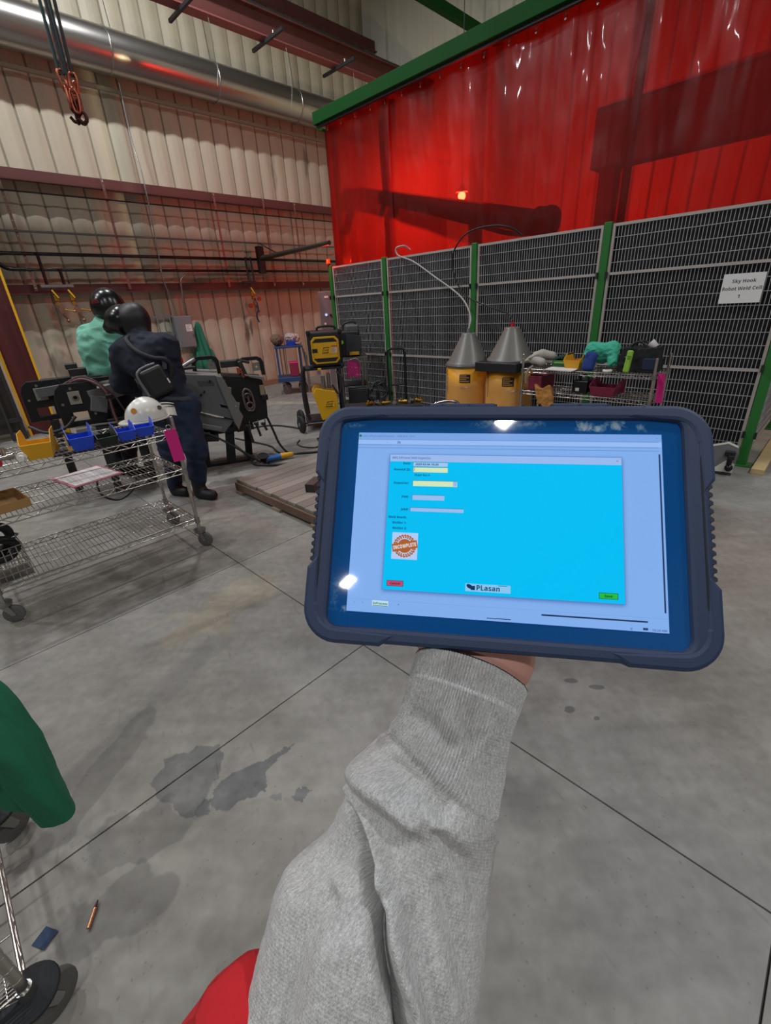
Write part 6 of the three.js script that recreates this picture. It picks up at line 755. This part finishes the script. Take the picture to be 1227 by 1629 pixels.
// ---------------------------------------------------------------- the photographer's arm
{
  const t = thing('person', 'outstretched arm in grey sweatshirt sleeve holding up the tablet', 'person');
  const T = (x, y, z) => { const v = TAB.pos.clone().addScaledVector(TAB.x, x).addScaledVector(TAB.y, y).addScaledVector(TAB.z, z); return [v.x, v.y, v.z]; };
  const S = [[0.209, 1.3545, -0.1377, 0.042], [0.1905, 1.329, -0.1347, 0.0404], [0.1732, 1.3093, -0.1327, 0.0435], [0.1489, 1.2893, -0.1343, 0.0545], [0.1393, 1.2767, -0.1294, 0.0533], [0.121, 1.2604, -0.1245, 0.0565], [0.0937, 1.2458, -0.1232, 0.0667], [0.0708, 1.2256, -0.1141, 0.0685], [0.0524, 1.207, -0.1047, 0.069], [0.0315, 1.1831, -0.0927, 0.0682], [-0.02, 1.12, -0.06, 0.07], [-0.07, 1.06, -0.03, 0.072]];
  // hand: palm behind the lower edge, four fingers up the back, thumb out to the left
  const W = T(-0.02, -0.13, -0.032), H = [bone([0.036, 1.176, -0.1], [0.13, 1.253, -0.138], 0.03, 0.028), bone([0.13, 1.253, -0.138], W, 0.028, 0.026), bone(W, T(-0.012, -0.1, -0.04), 0.029, 0.03), bone(T(0.008, -0.098, -0.038), T(0.016, -0.06, -0.046), 0.022, 0.021), bone(T(-0.02, -0.1, -0.042), T(-0.022, -0.05, -0.047), 0.026, 0.024), bone(T(-0.035, -0.09, -0.044), T(-0.042, -0.045, -0.047), 0.02, 0.019)];
  const fl = [[0.026, 0.055], [0.006, 0.068], [-0.016, 0.073], [-0.038, 0.064]];
  for (const [x, len] of fl) { H.push(bone(T(x * 0.8, -0.045, -0.046), T(x * 1.2, -0.045 + len * 0.5, -0.043), 0.0102, 0.0095), bone(T(x * 1.2, -0.045 + len * 0.5, -0.043), T(x * 1.35, -0.045 + len, -0.0345), 0.0095, 0.008)); }
  H.push(bone(T(-0.04, -0.085, -0.044), T(-0.075, -0.06, -0.044), 0.014, 0.0115), bone(T(-0.075, -0.06, -0.044), T(-0.1, -0.035, -0.036), 0.0112, 0.009));
  const pts = [[0.0315, 1.1831, -0.0927], W, T(0.05, 0.05, -0.05), T(-0.11, 0.04, -0.06), T(0.05, -0.12, -0.07)], [lo, hi] = bounds(pts, 0.05);
  mesh('body', nets(join(H, 0.016), lo, hi, 0.0042), skin, t);
  // sleeve: rings along the arm, folds pressed in
  const cc = new THREE.CatmullRomCurve3(S.map(s => V(s[0], s[1], s[2])), false, 'catmullrom', 0.5), rc1 = new THREE.CatmullRomCurve3(S.map(s => V(s[3], 0, 0)), false, 'catmullrom', 0.5), eye = camera.position;
  const AX = V(S[9][0] - S[0][0], S[9][1] - S[0][1], S[9][2] - S[0][2]).normalize(), VW = eye.clone().sub(V(S[5][0], S[5][1], S[5][2])).normalize();
  const rad = s => rc1.getPoint(Math.min(1, s / (S.length - 1))).x;
  // a fold: sharp valley of some depth with the cloth on one side (side > 0: right or below) riding over it as a roll
  const crease = (line, width, depth, roll = 0, side = 1) => (s, p) => {
    let best = 1e9, bk = 0, sg = 1;
    for (let i = 0; i + 1 < line.length; i++) { const [s0, p0] = line[i], [s1, p1] = line[i + 1], ds = s1 - s0, dp = (p1 - p0) * 2.2, qs = s - s0, qp = (p - p0) * 2.2, k = Math.min(1, Math.max(0, (qs * ds + qp * dp) / (ds * ds + dp * dp))), d = Math.hypot(qs - ds * k, qp - dp * k); if (d < best) { best = d; bk = (i + k) / (line.length - 1); sg = Math.sign(qp * ds - qs * dp) || 1; } }
    const e = sm(0, 0.15, bk) * sm(1.0, 0.88, bk) * 0.85 + 0.15, q = best * sg * side;
    return e * (-depth * Math.exp(-((best / width) ** 2)) + roll * (q > 0 ? Math.exp(-(((q - width * 1.6) / (width * 2.2)) ** 2)) : 0));
  };
  const folds = [crease([[4.1, -0.85], [4.6, -0.58], [5.37, -0.07], [6.37, 0.36], [7.6, 0.62], [9.5, 0.8]], 0.11, 0.027, 0.01, 1), crease([[3.6, -0.97], [3.85, -0.8], [4.2, -0.58], [4.75, -0.32], [5.2, -0.2]], 0.1, 0.02, 0.006, 1), crease([[2.4, -0.75], [2.6, -0.04], [2.85, 0.45]], 0.2, 0.009, 0.002, -1), crease([[2.8, -1.0], [3.1, -0.4], [3.6, 0.1]], 0.35, -0.006), crease([[5.4, -0.5], [6.4, -0.6], [8.5, -0.6]], 0.4, 0.011, 0.002), crease([[4.4, -0.62], [5.2, -0.72], [6.0, -0.9]], 0.3, 0.006), crease([[3.2, 0.2], [3.9, 0.55], [4.8, 0.95]], 0.25, 0.005), crease([[1.1, -0.9], [1.35, -0.3], [1.7, 0.2]], 0.25, 0.004), crease([[0.2, -0.5], [0.9, 0.1], [1.5, 0.5]], 0.3, 0.003), crease([[4.9, 0.1], [6, 0.5], [7.5, 0.85]], 0.22, 0.005, 0.002), crease([[4.4, 0.3], [5.2, 0.6], [6.2, 0.95]], 0.2, 0.004)];
  const seam = p => 2.42 + 0.45 * p;
  const ring = (s, th) => {
    const u = Math.min(1, s / (S.length - 1)), c = cc.getPoint(u), tan = AX, view = VW, side = tan.clone().cross(view).normalize(), n = side.clone().cross(tan).normalize(); if (n.dot(view) < 0) n.negate();
    const ri = new THREE.Vector3(1, 0, 0).applyQuaternion(camera.quaternion); if (side.dot(ri) < 0) side.negate();
    const p = Math.cos(th), front = Math.sin(th), a = rad(s), b = a * (s < 0.5 ? 0.68 : 0.78);
    let d = 0; if (front > -0.3) for (const f of folds) d += f(s, p) * sm(-0.3, 0.25, front) * (1 - 0.85 * sm(0.75, 0.98, p)) * (1 - 0.75 * sm(0.86, 1.0, -p));
    d += 0.0022 * fbm3(p * 3 + 5, s * 1.5, front * 3, 3); const cuff = s < seam(p) ? 1 : 0; if (cuff) d += 0.0006 * Math.sin(th * 126) - 0.0008; d -= 0.0022 * Math.exp(-(((s - seam(p)) / 0.1) ** 2));
    if (s < 1) c.addScaledVector(tan, -0.011 * Math.max(0, front) * (1 - s));
    return c.addScaledVector(side, (a + d) * p).addScaledVector(n, (b + d) * front);
  };
  const NS = 300, NT = 756, pos = [], uv = [], idx = [], s1 = S.length - 1;
  let vlen = 0, prev = null;
  for (let i = 0; i <= NS; i++) { const s = s1 * i / NS, c = cc.getPoint(s / s1); if (prev) vlen += c.distanceTo(prev); prev = c; for (let j = 0; j <= NT; j++) { const th = j / NT * Math.PI * 2, v = ring(s, th); pos.push(v.x, v.y, v.z); uv.push(j / NT * 0.33 / 0.06, vlen / 0.06); } }
  { const k0 = pos.length / 3; for (let j = 0; j <= NT; j++) { const th = j / NT * Math.PI * 2, v = ring(0, th), c = cc.getPoint(0); v.lerp(c, 0.14).addScaledVector(cc.getTangent(0), 0.012); pos.push(v.x, v.y, v.z); uv.push(j / NT * 5.5, -0.1); } for (let j = 0; j < NT; j++) idx.push(j, j + 1, k0 + j, j + 1, k0 + j + 1, k0 + j); }
  for (let i = 0; i < NS; i++) for (let j = 0; j < NT; j++) { const a = i * (NT + 1) + j, b = a + NT + 1; idx.push(a, b, a + 1, a + 1, b, b + 1); }
  const g = new THREE.BufferGeometry(); g.setAttribute('position', new THREE.Float32BufferAttribute(pos, 3)); g.setAttribute('uv', new THREE.Float32BufferAttribute(uv, 2)); g.setIndex(idx); g.computeVertexNormals();
  const heather = dataTex(512, 512, (u, v, x, y) => { const k = fbm2(x / 6, y / 14, 3, 3) * 0.9 + (hash(x >> 1, y >> 2, 5) - 0.5) * 0.8 + (hash(x, y, 9) - 0.5) * 0.35, b = 182 + 36 * k; return [b, b * 0.995, b * 0.99]; });
  const knit = dataTex(512, 512, (u, v, x, y) => { const c = x % 16, r = y % 16; const w = Math.abs(((y + (c < 8 ? c : 16 - c) * 0.8) % 16) - 8) / 8; return [110 + 90 * w * (1 - Math.abs(c % 8 - 4) / 6) + 30 * (hash(x, y, 2) - 0.5)]; }, false);
  mesh('sleeve', g, M(0xffffff, 0.95, 0, { map: heather, bumpMap: knit, bumpScale: 0.0006, sheen: 0.3, sheenRoughness: 0.8, sheenColor: new THREE.Color(0x888888) }), t);
  // red side panel of the sweatshirt at the elbow
  mesh('red_panel', nets((x, y, z) => join([bone([0.012, 1.2, -0.158], [-0.02, 1.16, -0.15], 0.034, 0.045), bone([-0.02, 1.16, -0.15], [-0.06, 1.08, -0.12], 0.045, 0.06)], 0.03)(x, y, z) + 0.003 * fbm3(x * 60, y * 60, z * 60, 2), [-0.14, 1.0, -0.22], [0.07, 1.26, -0.06], 0.006), cloth(0xc01822), t);
}
renderer.render(scene, camera);
